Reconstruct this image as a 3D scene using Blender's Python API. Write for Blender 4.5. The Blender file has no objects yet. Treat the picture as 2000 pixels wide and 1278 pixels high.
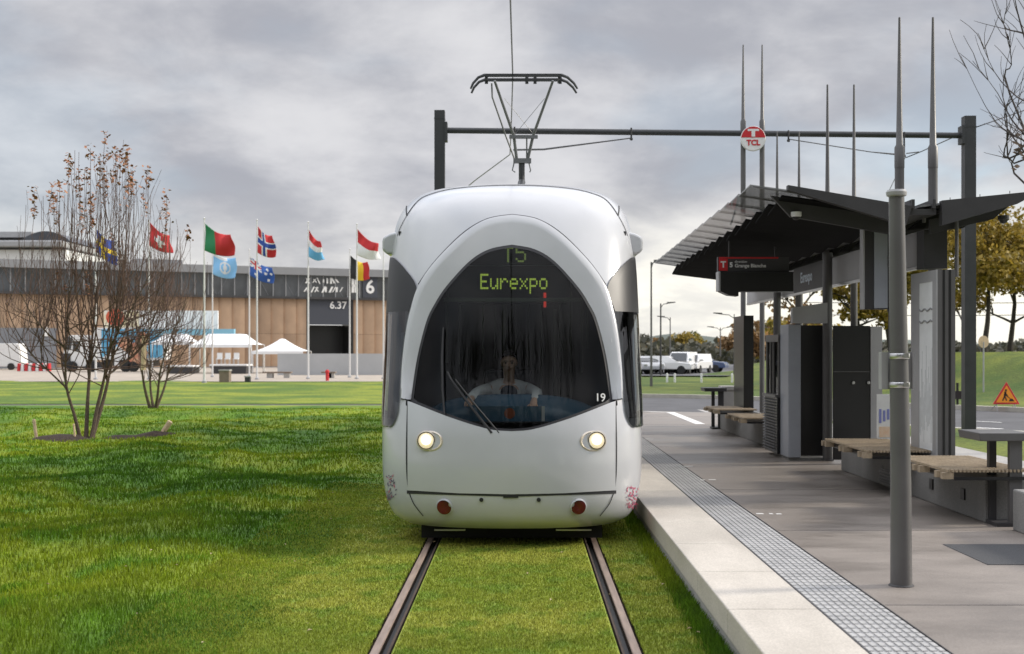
import bpy, bmesh, math, random
import numpy as np
from mathutils import Vector, Matrix, noise as mnoise
R = math.radians
rng = random.Random(7)
SC = bpy.context.scene
COL = SC.collection
# ---------------------------------------------------------------- camera model
F, CX, CY, H = 2400.0, 1020.0, 690.0, 1.72
def W(px, py, Y):                      # a point of the photograph at depth Y
    return Vector(((px-CX)/F*Y, Y, H-(py-CY)/F*Y))
cam = bpy.data.cameras.new('camera')
co = bpy.data.objects.new('camera', cam); COL.objects.link(co)
co.location = (0, 0, H); co.rotation_euler = (R(90), 0, 0)
cam.lens = 43.2; cam.sensor_width = 36; cam.shift_x = -0.01; cam.shift_y = 0.0255
cam.clip_start = 0.1; cam.clip_end = 9000
cam.dof.use_dof = True; cam.dof.focus_distance = 12.0; cam.dof.aperture_fstop = 3.2
SC.camera = co
SC.view_settings.view_transform = 'Standard'; SC.view_settings.look = 'None'
SC.view_settings.gamma = 1; SC.view_settings.exposure = 0.35
SC.cycles.max_bounces = 8; SC.cycles.transparent_max_bounces = 16
SC.cycles.caustics_reflective = False; SC.cycles.caustics_refractive = False
# ---------------------------------------------------------------- materials
def nodes(m):
    m.use_nodes = True
    return m.node_tree.nodes, m.node_tree.links
def mat(name, col, rough=0.6, metal=0.0, var=0.0, scale=3.0, bump=0.0, bscale=40.0, col2=None, stretch=None, emit=None, spec=None, coat=0.0, detail=5.0, obj=False):
    m = bpy.data.materials.new(name); N, L = nodes(m)
    b = N['Principled BSDF']
    b.inputs['Base Color'].default_value = (*col, 1); b.inputs['Roughness'].default_value = rough
    b.inputs['Metallic'].default_value = metal
    if spec is not None: b.inputs['Specular IOR Level'].default_value = spec
    if coat: b.inputs['Coat Weight'].default_value = coat; b.inputs['Coat Roughness'].default_value = 0.08
    if emit:
        b.inputs['Emission Color'].default_value = (*emit[0], 1); b.inputs['Emission Strength'].default_value = emit[1]
    if var or bump or col2:
        if obj:
            tc = N.new('ShaderNodeTexCoord'); src = tc.outputs['Object']
        else:
            tc = N.new('ShaderNodeNewGeometry'); src = tc.outputs['Position']
        if stretch:
            mp = N.new('ShaderNodeMapping'); mp.inputs['Scale'].default_value = stretch
            L.new(src, mp.inputs['Vector']); src = mp.outputs['Vector']
    if var or col2:
        n = N.new('ShaderNodeTexNoise'); n.inputs['Scale'].default_value = scale; n.inputs['Detail'].default_value = detail
        n.inputs['Roughness'].default_value = 0.6
        L.new(src, n.inputs['Vector'])
        r = N.new('ShaderNodeValToRGB')
        c2 = col2 if col2 else tuple(min(1, c*(1+var)) for c in col)
        c1 = col if col2 else tuple(c*(1-var) for c in col)
        r.color_ramp.elements[0].position = 0.33; r.color_ramp.elements[0].color = (*c1, 1)
        r.color_ramp.elements[1].position = 0.67; r.color_ramp.elements[1].color = (*c2, 1)
        L.new(n.outputs['Fac'], r.inputs['Fac']); L.new(r.outputs['Color'], b.inputs['Base Color'])
    if bump:
        n2 = N.new('ShaderNodeTexNoise'); n2.inputs['Scale'].default_value = bscale; n2.inputs['Detail'].default_value = 4
        L.new(src, n2.inputs['Vector'])
        bp = N.new('ShaderNodeBump'); bp.inputs['Strength'].default_value = bump; bp.inputs['Distance'].default_value = 0.02
        L.new(n2.outputs['Fac'], bp.inputs['Height']); L.new(bp.outputs['Normal'], b.inputs['Normal'])
    return m
def glass_mat(name, tint=(0.5,0.52,0.52), ior=1.5, rough=0.0, gloss=1.0):
    m = bpy.data.materials.new(name); N, L = nodes(m)
    N.remove(N['Principled BSDF']); out = N['Material Output']
    t = N.new('ShaderNodeBsdfTransparent'); t.inputs['Color'].default_value = (*tint, 1)
    g = N.new('ShaderNodeBsdfGlossy'); g.inputs['Roughness'].default_value = rough; g.inputs['Color'].default_value = (gloss,)*3+(1,)
    f = N.new('ShaderNodeFresnel'); f.inputs['IOR'].default_value = ior
    mx = N.new('ShaderNodeMixShader')
    L.new(f.outputs[0], mx.inputs[0]); L.new(t.outputs[0], mx.inputs[1]); L.new(g.outputs[0], mx.inputs[2])
    L.new(mx.outputs[0], out.inputs['Surface'])
    return m
M = {}
M['tram_white'] = mat('tram white paint', (0.51,0.52,0.545), 0.18, coat=0.5, var=0.025, scale=2.5, bump=0.012, bscale=3)
M['gap'] = mat('panel gap', (0.03,0.03,0.035), 0.7)
M['rubber'] = mat('black rubber', (0.015,0.015,0.017), 0.55)
M['underfloor'] = mat('underfloor', (0.012,0.012,0.013), 0.8)
M['windscreen'] = glass_mat('windscreen glass', (0.52,0.55,0.54), 1.38, gloss=0.42)
M['cab_glass'] = glass_mat('cab side glass', (0.30,0.32,0.33), 1.62)
M['side_glass'] = mat('dark side glass', (0.025,0.028,0.03), 0.03, spec=0.9)
M['side_dark'] = mat('dark grey film', (0.03,0.031,0.034), 0.4, spec=0.25)
M['steel'] = mat('brushed steel', (0.55,0.55,0.55), 0.35, 1.0, var=0.1, scale=8)
M['chrome'] = mat('chrome', (0.8,0.78,0.74), 0.12, 1.0)
M['rail'] = mat('rail head steel', (0.30,0.225,0.185), 0.42, 0.25, var=0.22, scale=5, stretch=(6,0.6,6))
M['railside'] = mat('rail side rust', (0.05,0.032,0.022), 0.9, var=0.3, scale=20)
M['soil'] = mat('dark soil', (0.035,0.022,0.014), 0.95, var=0.4, scale=25, bump=0.8, bscale=60)
M['mast'] = mat('dark mast paint', (0.035,0.037,0.040), 0.5, var=0.15, scale=3)
M['grey_paint'] = mat('mid grey paint', (0.105,0.102,0.102), 0.42, var=0.10, scale=2.5, bump=0.02, bscale=30)
M['grey_light'] = mat('light grey metal', (0.34,0.34,0.345), 0.45, var=0.08, scale=2)
M['grey_dark'] = mat('dark grey metal', (0.050,0.049,0.051), 0.5, spec=0.3, var=0.15, scale=2)
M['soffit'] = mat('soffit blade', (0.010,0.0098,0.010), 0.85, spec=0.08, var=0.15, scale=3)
M['black'] = mat('black panel', (0.012,0.012,0.013), 0.35)
M['white'] = mat('white paint', (0.72,0.72,0.71), 0.5, var=0.05, scale=4)
M['red'] = mat('signal red', (0.52,0.022,0.028), 0.4)
M['kiosk'] = mat('kiosk blue grey', (0.30,0.32,0.36), 0.4, var=0.06, scale=3)
M['wood'] = mat('bench timber', (0.34,0.27,0.185), 0.6, var=0.22, scale=14, bump=0.1, bscale=60)
M['wire'] = mat('contact wire', (0.05,0.05,0.055), 0.5, 0.3)
M['wireg'] = mat('grooved wire', (0.16,0.16,0.17), 0.45, 0.5)
M['bark'] = mat('bark', (0.085,0.060,0.042), 0.85, var=0.35, scale=18, bump=0.5, bscale=50)
M['twig'] = mat('twig bark', (0.105,0.062,0.046), 0.8, var=0.3, scale=12)
M['seed'] = mat('brown seed heads', (0.22,0.09,0.05), 0.8, col2=(0.40,0.20,0.10), scale=9)
M['stake'] = mat('pale stake timber', (0.55,0.42,0.27), 0.8, var=0.2, scale=20)
M['poster'] = mat('poster paper', (0.78,0.80,0.80), 0.5, var=0.05, scale=6)
M['tyre'] = mat('tyre', (0.02,0.02,0.02), 0.8)
M['flagpole'] = mat('white flagpole', (0.60,0.60,0.60), 0.4)
M['tent'] = mat('white tent cloth', (0.78,0.78,0.78), 0.7, var=0.04, scale=1)
M['skin'] = mat('skin', (0.66,0.42,0.32), 0.55)
M['hair'] = mat('dark hair', (0.02,0.015,0.012), 0.6)
M['shirt'] = mat('pale shirt', (0.80,0.81,0.82), 0.8, var=0.06, scale=20)
M['vest'] = mat('dark waistcoat', (0.02,0.028,0.05), 0.8)
M['trouser'] = mat('dark trousers', (0.02,0.02,0.025), 0.9)
M['console'] = mat('console blue grey', (0.075,0.15,0.23), 0.25, var=0.15, scale=3)
M['cab_dark'] = mat('cab lining', (0.020,0.021,0.022), 0.6)
M['cab_stripe'] = mat('cab partition post', (0.20,0.21,0.20), 0.4)
M['led'] = mat('led amber green', (0.02,0.02,0.0), 0.5, emit=((0.55,0.74,0.10), 0.55))
M['led2'] = mat('led dim green', (0.02,0.02,0.0), 0.5, emit=((0.36,0.50,0.12), 0.32))
M['ledred'] = mat('red indicator', (0.3,0.01,0.01), 0.5, emit=((0.9,0.05,0.03), 0.5))
M['headlamp'] = mat('headlamp glass lit', (0.9,0.85,0.7), 0.15, emit=((1.0,0.78,0.44), 0.42))
M['headcore'] = mat('headlamp core lit', (0.9,0.85,0.7), 0.15, emit=((1.0,0.92,0.72), 1.5))
M['redlens'] = mat('dark red lens', (0.11,0.006,0.008), 0.25, coat=0.2)
M['seatcloth'] = mat('seat cloth', (0.03,0.035,0.05), 0.9)
M['pink'] = mat('pink decal', (0.48,0.10,0.17), 0.5)
M['purple'] = mat('purple decal', (0.16,0.12,0.20), 0.5)
M['deck_roof'] = mat('roof sheet', (0.16,0.165,0.17), 0.5, var=0.1, scale=2)
M['roofglass'] = mat('smoked roof glass', (0.22,0.225,0.22), 0.08, spec=0.6, var=0.12, scale=2)
b_ = M['roofglass'].node_tree.nodes['Principled BSDF']; b_.inputs['Alpha'].default_value = 0.66
# ---------------------------------------------------------------- mesh builder
class MB:
    def __init__(s): s.v=[]; s.f=[]; s.m=[]; s.mi=0
    def add(s, vs, fs):
        o=len(s.v); s.v.extend([Vector(p) for p in vs])
        for f in fs: s.f.append([i+o for i in f]); s.m.append(s.mi)
        return s
    def use(s,i): s.mi=i; return s
    def box(s,x0,x1,y0,y1,z0,z1):
        return s.add([(x0,y0,z0),(x1,y0,z0),(x1,y1,z0),(x0,y1,z0),(x0,y0,z1),(x1,y0,z1),(x1,y1,z1),(x0,y1,z1)],
              [(0,3,2,1),(4,5,6,7),(0,1,5,4),(1,2,6,5),(2,3,7,6),(3,0,4,7)])
    def obox(s,c,ax,ay,az,hx,hy,hz):   # oriented box
        c=Vector(c); ax=Vector(ax).normalized()*hx; ay=Vector(ay).normalized()*hy; az=Vector(az).normalized()*hz
        p=[c+sx*ax+sy*ay+sz*az for sz in(-1,1) for sx,sy in((-1,-1),(1,-1),(1,1),(-1,1))]
        return s.add(p,[(0,3,2,1),(4,5,6,7),(0,1,5,4),(1,2,6,5),(2,3,7,6),(3,0,4,7)])
    def beam(s,a,b,w,h,up=(0,0,1)):
        a=Vector(a); b=Vector(b); d=(b-a); l=d.length; d.normalize()
        side=d.cross(Vector(up)); 
        if side.length<1e-5: side=d.cross(Vector((1,0,0)))
        side.normalize(); u=side.cross(d)
        return s.obox((a+b)/2,d,side,u,l/2,w/2,h/2)
    def path(s,pts,rs,n=8,cap=True):
        pts=[Vector(p) for p in pts]; k=len(pts)
        if not isinstance(rs,(list,tuple)): rs=[rs]*k
        o=len(s.v); prev=None
        for i,p in enumerate(pts):
            d=(pts[min(i+1,k-1)]-pts[max(i-1,0)])
            if d.length<1e-9: d=Vector((0,0,1))
            d.normalize()
            if prev is None:
                u=d.cross(Vector((0,1,0.01)))
                if u.length<1e-3: u=d.cross(Vector((1,0,0)))
            else: u=prev-d*prev.dot(d)
            if u.length<1e-6: u=d.cross(Vector((1,0.3,0)))
            u.normalize(); prev=u; w=d.cross(u)
            for j in range(n):
                a=2*math.pi*j/n; s.v.append(p+(u*math.cos(a)+w*math.sin(a))*rs[i])
        for i in range(k-1):
            for j in range(n):
                s.f.append([o+i*n+j,o+i*n+(j+1)%n,o+(i+1)*n+(j+1)%n,o+(i+1)*n+j]); s.m.append(s.mi)
        if cap:
            s.f.append([o+j for j in reversed(range(n))]); s.m.append(s.mi)
            s.f.append([o+(k-1)*n+j for j in range(n)]); s.m.append(s.mi)
        return s
    def lathe(s,c,axis,prof,n=24):     # prof: (radius, height along axis)
        axis=Vector(axis).normalized(); u=axis.orthogonal().normalized(); w=axis.cross(u); c=Vector(c); o=len(s.v)
        for r,h in prof:
            for j in range(n):
                a=2*math.pi*j/n; s.v.append(c+axis*h+(u*math.cos(a)+w*math.sin(a))*max(r,1e-5))
        for i in range(len(prof)-1):
            for j in range(n):
                s.f.append([o+i*n+j,o+i*n+(j+1)%n,o+(i+1)*n+(j+1)%n,o+(i+1)*n+j]); s.m.append(s.mi)
        return s
    def prism(s,poly,ex):              # polygon (3D points) extruded by vector
        ex=Vector(ex); p=[Vector(q) for q in poly]; n=len(p)
        return s.add(p+[q+ex for q in p],[list(range(n))[::-1],list(range(n,2*n))]+[(i,(i+1)%n,n+(i+1)%n,n+i) for i in range(n)])
    def grid(s,fn,nu,nv,closed=False):
        o=len(s.v)
        for i in range(nu+1):
            for j in range(nv+1): s.v.append(Vector(fn(i/nu,j/nv)))
        for i in range(nu):
            for j in range(nv):
                a=o+i*(nv+1)+j; s.f.append([a,a+1,a+nv+2,a+nv+1]); s.m.append(s.mi)
        return s
    def build(s,name,m,parent=None,smooth=False,bevel=0.0,angle=40):
        me=bpy.data.meshes.new(name)
        off=Vector(parent['_o']) if parent is not None and '_o' in parent else Vector((0,0,0))
        me.from_pydata([tuple(p-off) for p in s.v],[],s.f)
        for q in (m if isinstance(m,(list,tuple)) else [m]): me.materials.append(M[q] if isinstance(q,str) else q)
        me.polygons.foreach_set('material_index',s.m)
        bm=bmesh.new(); bm.from_mesh(me)
        bmesh.ops.recalc_face_normals(bm,faces=bm.faces)
        bm.to_mesh(me); bm.free()
        if smooth: me.shade_smooth() if smooth is True and angle>=180 else smooth_by_angle(me,angle)
        o=bpy.data.objects.new(name,me); COL.objects.link(o)
        if parent is not None: o.parent=parent; o['_o']=tuple(off)
        if bevel:
            b=o.modifiers.new('bevel','BEVEL'); b.width=bevel; b.segments=2; b.limit_method='ANGLE'
        return o
def smooth_by_angle(me,angle):
    me.polygons.foreach_set('use_smooth',[True]*len(me.polygons))
    try: me.set_sharp_from_angle(angle=R(angle))
    except Exception: pass
def tag(o,label=None,cat=None,group=None,kind=None):
    if label: o['label']=label
    if cat: o['category']=cat
    if group: o['group']=group
    if kind: o['kind']=kind
    return o
def thing(name,label,cat,loc=(0,0,0),group=None):
    o=bpy.data.objects.new(name,None); COL.objects.link(o); o.location=loc; o['_o']=tuple(loc); o.empty_display_size=0.2
    return tag(o,label,cat,group)
def struct(o): o['kind']='structure'; return o
def children(o): return [c for c in bpy.data.objects if c.parent==o]
def copy_tree(o,parent=None):
    c=o.copy(); COL.objects.link(c); c.parent=parent
    for ch in children(o): copy_tree(ch,c)
    return c
def text_mesh(mb,txt,origin,xdir,updir,size,depth=0.004,align='CENTER',bold=0.0):
    cu=bpy.data.curves.new('t','FONT'); cu.body=txt; cu.size=size; cu.align_x=align; cu.align_y='CENTER'; cu.offset=bold
    cu.extrude=depth/2; cu.resolution_u=3
    ob=bpy.data.objects.new('t',cu); COL.objects.link(ob)
    dg=bpy.context.evaluated_depsgraph_get(); dg.update()
    me=bpy.data.meshes.new_from_object(ob.evaluated_get(dg))
    xd=Vector(xdir).normalized(); ud=Vector(updir).normalized(); nd=xd.cross(ud); o=Vector(origin)
    mb.add([o+xd*v.co.x+ud*v.co.y+nd*v.co.z for v in me.vertices],[list(p.vertices) for p in me.polygons])
    bpy.data.objects.remove(ob); bpy.data.curves.remove(cu); bpy.data.meshes.remove(me)
def interp(pts,x):
    if x<=pts[0][0]: return pts[0][1]
    for (a,b),(c,d) in zip(pts,pts[1:]):
        if x<=c: return b+(d-b)*(x-a)/(c-a)
    return pts[-1][1]
def smooth_curve(pts,n=6,closed=False):   # catmull-rom
    P=[Vector(p) for p in pts]; out=[]; k=len(P)
    rngk=range(k) if closed else range(k-1)
    for i in rngk:
        p0=P[(i-1)%k] if closed else P[max(i-1,0)]; p1=P[i]; p2=P[(i+1)%k]; p3=P[(i+2)%k] if closed else P[min(i+2,k-1)]
        for j in range(n):
            t=j/n
            out.append(0.5*((2*p1)+(p2-p0)*t+(2*p0-5*p1+4*p2-p3)*t*t+(3*p1-p0-3*p2+p3)*t**3))
    if not closed: out.append(P[-1])
    return out
# ================================================================ SKY AND SUN
SUN_EL, SUN_AZ = R(27), R(80)            # azimuth from +Y towards +X
wd = bpy.data.worlds.new('World'); SC.world = wd; wd.use_nodes = True
N, L = wd.node_tree.nodes, wd.node_tree.links
bg = N['Background']; bg.inputs['Strength'].default_value = 1.0
sky = N.new('ShaderNodeTexSky'); sky.sky_type='NISHITA'; sky.sun_disc=False; sky.sun_elevation=SUN_EL; sky.sun_rotation=SUN_AZ
def nmath(op,a,b=None,c=None,clamp=False):
    n=N.new('ShaderNodeMath'); n.operation=op; n.use_clamp=clamp
    for i,v in enumerate((a,b,c)):
        if v is None: continue
        if isinstance(v,(int,float)): n.inputs[i].default_value=v
        else: L.new(v,n.inputs[i])
    return n.outputs[0]
def nmix(f,a,b):
    n=N.new('ShaderNodeMix'); n.data_type='RGBA'
    if isinstance(f,(int,float)): n.inputs[0].default_value=f
    else: L.new(f,n.inputs[0])
    for i,v in ((6,a),(7,b)):
        if isinstance(v,tuple): n.inputs[i].default_value=(*v,1)
        else: L.new(v,n.inputs[i])
    return n.outputs[2]
tc=N.new('ShaderNodeTexCoord'); sep=N.new('ShaderNodeSeparateXYZ'); L.new(tc.outputs['Generated'],sep.inputs[0])
X_,Y_,Z_=sep.outputs
zc=nmath('MAXIMUM',Z_,0.0)
den=nmath('ADD',zc,0.34)
cb=N.new('ShaderNodeCombineXYZ'); L.new(nmath('DIVIDE',X_,den),cb.inputs[0]); L.new(nmath('DIVIDE',Y_,den),cb.inputs[1]); L.new(nmath('MULTIPLY',zc,1.5),cb.inputs[2])
def cloud(scale,off,detail=7,rough=0.55,dist=0.3,sx=1.0,sy=1.0):
    mp=N.new('ShaderNodeMapping'); mp.inputs['Location'].default_value=off; mp.inputs['Scale'].default_value=(sx,sy,1); L.new(cb.outputs[0],mp.inputs[0])
    n=N.new('ShaderNodeTexNoise'); n.inputs['Scale'].default_value=scale; n.inputs['Detail'].default_value=detail
    n.inputs['Roughness'].default_value=rough; n.inputs['Distortion'].default_value=dist
    L.new(mp.outputs[0],n.inputs['Vector']); return n.outputs['Fac']
def sstep(v,a,b):
    n=N.new('ShaderNodeMapRange'); n.interpolation_type='SMOOTHSTEP'; n.inputs[1].default_value=a; n.inputs[2].default_value=b
    L.new(v,n.inputs[0]); return n.outputs[0]
c1=cloud(1.75,(2.4,0.9,0),8,0.54,0.25)
c2=cloud(4.6,(7.3,2.2,4),8,0.58,0.2)
c=nmath('ADD',nmath('MULTIPLY',c1,0.6),nmath('MULTIPLY',c2,0.4))
cl=sstep(c,0.38,0.64)
ccol=nmix(cl,(0.335,0.345,0.385),(0.585,0.585,0.605))
# clear gaps
gap=cloud(1.3,(11.2,5.5,2),5,0.5,0.1)
azr=nmath('MULTIPLY',sstep(X_,0.20,0.40),nmath('SUBTRACT',1.0,sstep(Z_,0.12,0.20)))                                     # clearer towards the right
gapm=nmath('MULTIPLY',sstep(nmath('ADD',gap,nmath('MULTIPLY',azr,0.10)),0.50,0.60),nmath('ADD',nmath('MULTIPLY',azr,0.9),0.25),clamp=True)
nish=N.new('ShaderNodeVectorMath'); nish.operation='SCALE'; nish.inputs['Scale'].default_value=0.09; L.new(sky.outputs[0],nish.inputs[0])
col=nmix(gapm,ccol,nmix(0.5,nish.outputs[0],(0.50,0.64,0.76)))
# bright break of the cloud along the horizon, warm
low=nmath('SUBTRACT',1.0,sstep(Z_,0.02,0.15))
lowc=nmath('MULTIPLY',low,nmath('ADD',nmath('MULTIPLY',sstep(X_,-0.10,0.12),0.75),0.40),clamp=True)
lown=nmath('MULTIPLY',lowc,nmath('ADD',nmath('MULTIPLY',sstep(c2,0.35,0.6),0.45),0.55),clamp=True)
col=nmix(lown,col,(0.93,0.895,0.79))
# the sky behind the camera and overhead is thinner cloud, brighter
back=nmath('MULTIPLY',sstep(nmath('MULTIPLY',Y_,-1.0),-0.45,0.5),0.12)
over=nmath('MULTIPLY',sstep(Z_,0.28,0.8),2.2)
gain=nmath('ADD',1.0,nmath('MAXIMUM',back,over))
vs=N.new('ShaderNodeVectorMath'); vs.operation='SCALE'; L.new(col,vs.inputs[0]); L.new(gain,vs.inputs['Scale'])
L.new(vs.outputs[0],bg.inputs['Color'])
sl=bpy.data.lights.new('sun','SUN'); sl.energy=2.9; sl.angle=R(8); sl.color=(1.0,0.92,0.80)
so=bpy.data.objects.new('sun',sl); COL.objects.link(so)
d=Vector((math.sin(SUN_AZ)*math.cos(SUN_EL),math.cos(SUN_AZ)*math.cos(SUN_EL),math.sin(SUN_EL)))
so.rotation_euler=d.to_track_quat('Z','Y').to_euler(); so.location=(30,10,40)

# ================================================================ GROUND
def grass_mat(name,cA,cB,cC,s1=0.35,s2=2.4,fine=55,bump=0.6,island=False):
    m=bpy.data.materials.new(name); Nn,Ll=nodes(m); b=Nn['Principled BSDF']; b.inputs['Roughness'].default_value=0.75
    b.inputs['Specular IOR Level'].default_value=0.25
    g=Nn.new('ShaderNodeNewGeometry')
    def nz(sc,det=4,st=None):
        n=Nn.new('ShaderNodeTexNoise'); n.inputs['Scale'].default_value=sc; n.inputs['Detail'].default_value=det
        Ll.new(g.outputs['Position'],n.inputs['Vector']); return n
    def mr(v,a,bb):
        n=Nn.new('ShaderNodeMapRange'); n.interpolation_type='SMOOTHSTEP'; n.inputs[1].default_value=a; n.inputs[2].default_value=bb; Ll.new(v,n.inputs[0]); return n.outputs[0]
    def mx(f,a,bb):
        n=Nn.new('ShaderNodeMix'); n.data_type='RGBA'; Ll.new(f,n.inputs[0])
        for i,v in((6,a),(7,bb)):
            if isinstance(v,tuple): n.inputs[i].default_value=(*v,1)
            else: Ll.new(v,n.inputs[i])
        return n.outputs[2]
    k=mx(mr(nz(s1,3).outputs['Fac'],0.40,0.60),cA,cB)
    k=mx(mr(nz(s2,5).outputs['Fac'],0.46,0.66),k,cC)
    h=Nn.new('ShaderNodeHueSaturation'); Ll.new(k,h.inputs['Color'])
    if island: 
        v=Nn.new('ShaderNodeMapRange'); v.inputs[3].default_value=0.55; v.inputs[4].default_value=1.5; Ll.new(g.outputs['Random Per Island'],v.inputs[0]); Ll.new(v.outputs[0],h.inputs['Value'])
    else:
        v=Nn.new('ShaderNodeMapRange'); v.inputs[1].default_value=0.3; v.inputs[2].default_value=0.7; v.inputs[3].default_value=0.6; v.inputs[4].default_value=1.35
        Ll.new(nz(fine,3).outputs['Fac'],v.inputs[0]); Ll.new(v.outputs[0],h.inputs['Value'])
        bp=Nn.new('ShaderNodeBump'); bp.inputs['Strength'].default_value=bump; bp.inputs['Distance'].default_value=0.05
        Ll.new(nz(fine*0.6,4).outputs['Fac'],bp.inputs['Height']); Ll.new(bp.outputs['Normal'],b.inputs['Normal'])
    Ll.new(h.outputs['Color'],b.inputs['Base Color'])
    if island:
        # thin blades let light through
        tr=Nn.new('ShaderNodeBsdfTranslucent'); Ll.new(h.outputs['Color'],tr.inputs['Color'])
        ms=Nn.new('ShaderNodeMixShader'); ms.inputs[0].default_value=0.35
        Ll.new(b.outputs[0],ms.inputs[1]); Ll.new(tr.outputs[0],ms.inputs[2]); Ll.new(ms.outputs[0],Nn['Material Output'].inputs['Surface'])
    return m
G1,G2,G3=(0.052,0.128,0.007),(0.21,0.265,0.014),(0.10,0.20,0.010)
M['lawn']=grass_mat('lawn turf',G1,G2,G3,0.28,1.6,38)
M['blade']=grass_mat('lawn blades',G1,G2,G3,0.28,1.6,island=True)
T1,T2,T3=(0.215,0.265,0.032),(0.31,0.33,0.055),(0.175,0.255,0.032)
M['turf']=grass_mat('mown turf',T1,T2,T3,0.6,3.5,70,0.5)
M['turfblade']=grass_mat('mown blades',T1,T2,T3,0.6,3.5,island=True)
M['farlawn']=grass_mat('far lawn turf',(0.07,0.13,0.008),(0.20,0.235,0.016),(0.095,0.155,0.010),0.22,0.6,9,0.6)
M['bank']=grass_mat('bank turf',(0.05,0.09,0.010),(0.13,0.155,0.02),(0.075,0.105,0.014),0.2,0.9,14,0.4)
M['ground']=mat('rough ground',(0.09,0.11,0.035),0.95,var=0.4,scale=0.05)
M['asphalt']=mat('asphalt',(0.075,0.075,0.080),0.8,var=0.2,scale=0.8,bump=0.2,bscale=90)
M['asphalt2']=mat('parking asphalt',(0.10,0.10,0.105),0.85,var=0.15,scale=0.3)
M['path']=mat('pale path',(0.13,0.135,0.10),0.8,var=0.1,scale=2)
M['plaza']=mat('beige plaza',(0.36,0.31,0.255),0.85,var=0.12,scale=0.5)
M['kerb']=mat('kerb stone',(0.40,0.38,0.33),0.75,var=0.12,scale=4)
M['mark']=mat('road paint',(0.70,0.70,0.68),0.6,var=0.12,scale=9)

def sheet(name,m,poly,z):
    mb=MB(); mb.add([(x,y,z) for x,y in poly],[list(range(len(poly)))]); return struct(mb.build(name,m))
XC=-0.095
TL,TR=-1.75,1.17
sheet('ground','ground',[(-3000,-200),(3000,-200),(3000,5000),(-3000,5000)],-0.12)
def lawn_h(x,y):
    v=Vector((x*0.45,y*0.45,3.3)); w=Vector((x*1.6,y*1.6,1.1))
    h=0.20*mnoise.noise(v)+0.075*mnoise.noise(w)
    edge=min(1,max(0,(TL-x)/1.6)); 
    return h*edge*min(1,y/6+0.2)*(1 if y<34 else max(0,(40-y)/6))+0.02*edge
mb=MB(); mb.grid(lambda u,v:((lambda x,y:(x,y,lawn_h(x,y)))(TL-(1-u)**1.6*60,3+37*v)),150,150)
struct(mb.build('lawn','lawn',smooth=True,angle=180))
# turf between and beside the rails, in strips that leave the rail slots open
RL,RR=XC-0.752,XC+0.752
slot=0.048
for i,(x0,x1) in enumerate(((TL,RL-slot),(RL+.098,RR-.098),(RR+slot,TR))):
    mb=MB(); mb.grid(lambda u,v:(x0+(x1-x0)*u,2+40*v,0.0),6,60); struct(mb.build('track_turf','turf'))
sheet('track_bed','soil',[(TL-0.3,1.5),(TR+0.2,1.5),(TR+0.2,46),(TL-0.3,46)],-0.05)
mb=MB(); mb.grid(lambda u,v:(-120+121*u,41.6+34*v,.10*mnoise.noise(Vector(((-120+121*u)*.16,(41.6+34*v)*.3,7)))*min(1,v*6)),150,70); struct(mb.build('far_lawn','farlawn',smooth=True,angle=180))
sheet('trackside','ground',[(-1.3,42),(4.5,49),(4,76),(-1.3,76)],-.03)
sheet('footpath','path',[(-120,39.5),(-1.3,39.5),(-1.3,42.5),(-120,42.5)],-0.02)
sheet('plaza','plaza',[(-160,74.6),(8,74),(8,175),(-160,175)],0.012)
near=[(-1.3,39.6),(2.5,37),(4.6,35.2),(6.2,32.5),(8.2,29),(10.2,26),(16,19.5),(30,10),(70,-4)]
far=[(-1.3,48.5),(3,48.3),(6.5,47.2),(9.6,43.6),(11.8,40),(14.2,36.6),(20,30),(34,20),(75,6)]
def poly2(p,n=8): return [(v.x,v.y) for v in smooth_curve([(x,y,0) for x,y in p],n)]
nearc,farc=poly2(near),poly2(far)
mb=MB(); nn=len(nearc)
mb.add([(x,y,-0.02) for x,y in nearc]+[(x,y,-0.02) for x,y in farc],[(i,i+1,nn+i+1,nn+i) for i in range(nn-1)])
struct(mb.build('road','asphalt'))
def strip_along(mb,pts,o0,o1,z0,z1):
    k=len(pts); P=[]
    for i,(x,y) in enumerate(pts):
        a=Vector(pts[min(i+1,k-1)])-Vector(pts[max(i-1,0)]); a.normalize(); nrm=Vector((-a.y,a.x))
        for o,z in((o0,z0),(o0,z1),(o1,z1),(o1,z0)): P.append((x+nrm.x*o,y+nrm.y*o,z))
    F_=[]
    for i in range(k-1):
        for j in range(3): F_.append((4*i+j,4*i+j+1,4*i+4+j+1,4*i+4+j))
    mb.add(P,F_)
mb=MB(); strip_along(mb,farc,0.02,0.32,-0.05,0.12); strip_along(mb,nearc[24:],-0.27,-0.02,-0.05,0.1); struct(mb.build('kerb','kerb'))
# white road markings
mb=MB()
mid=[((a[0]*0.55+b[0]*0.45),(a[1]*0.55+b[1]*0.45)) for a,b in zip(nearc,farc)]
mid2=[((a[0]*0.8+b[0]*0.2),(a[1]*0.8+b[1]*0.2)) for a,b in zip(nearc,farc)]
for i in range(18,len(mid)-6,3):
    for path,w in((mid,0.07),(mid2,0.09)):
        (x0,y0),(x1,y1)=path[i],path[i+1]; a=(Vector((x1-x0,y1-y0))).normalized(); nrm=Vector((-a.y,a.x))*w
        mb.add([(x0-nrm.x,y0-nrm.y,-0.014),(x1-nrm.x,y1-nrm.y,-0.014),(x1+nrm.x,y1+nrm.y,-0.014),(x0+nrm.x,y0+nrm.y,-0.014)],[(0,1,2,3)])
struct(mb.build('road_marking','mark'))
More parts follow.
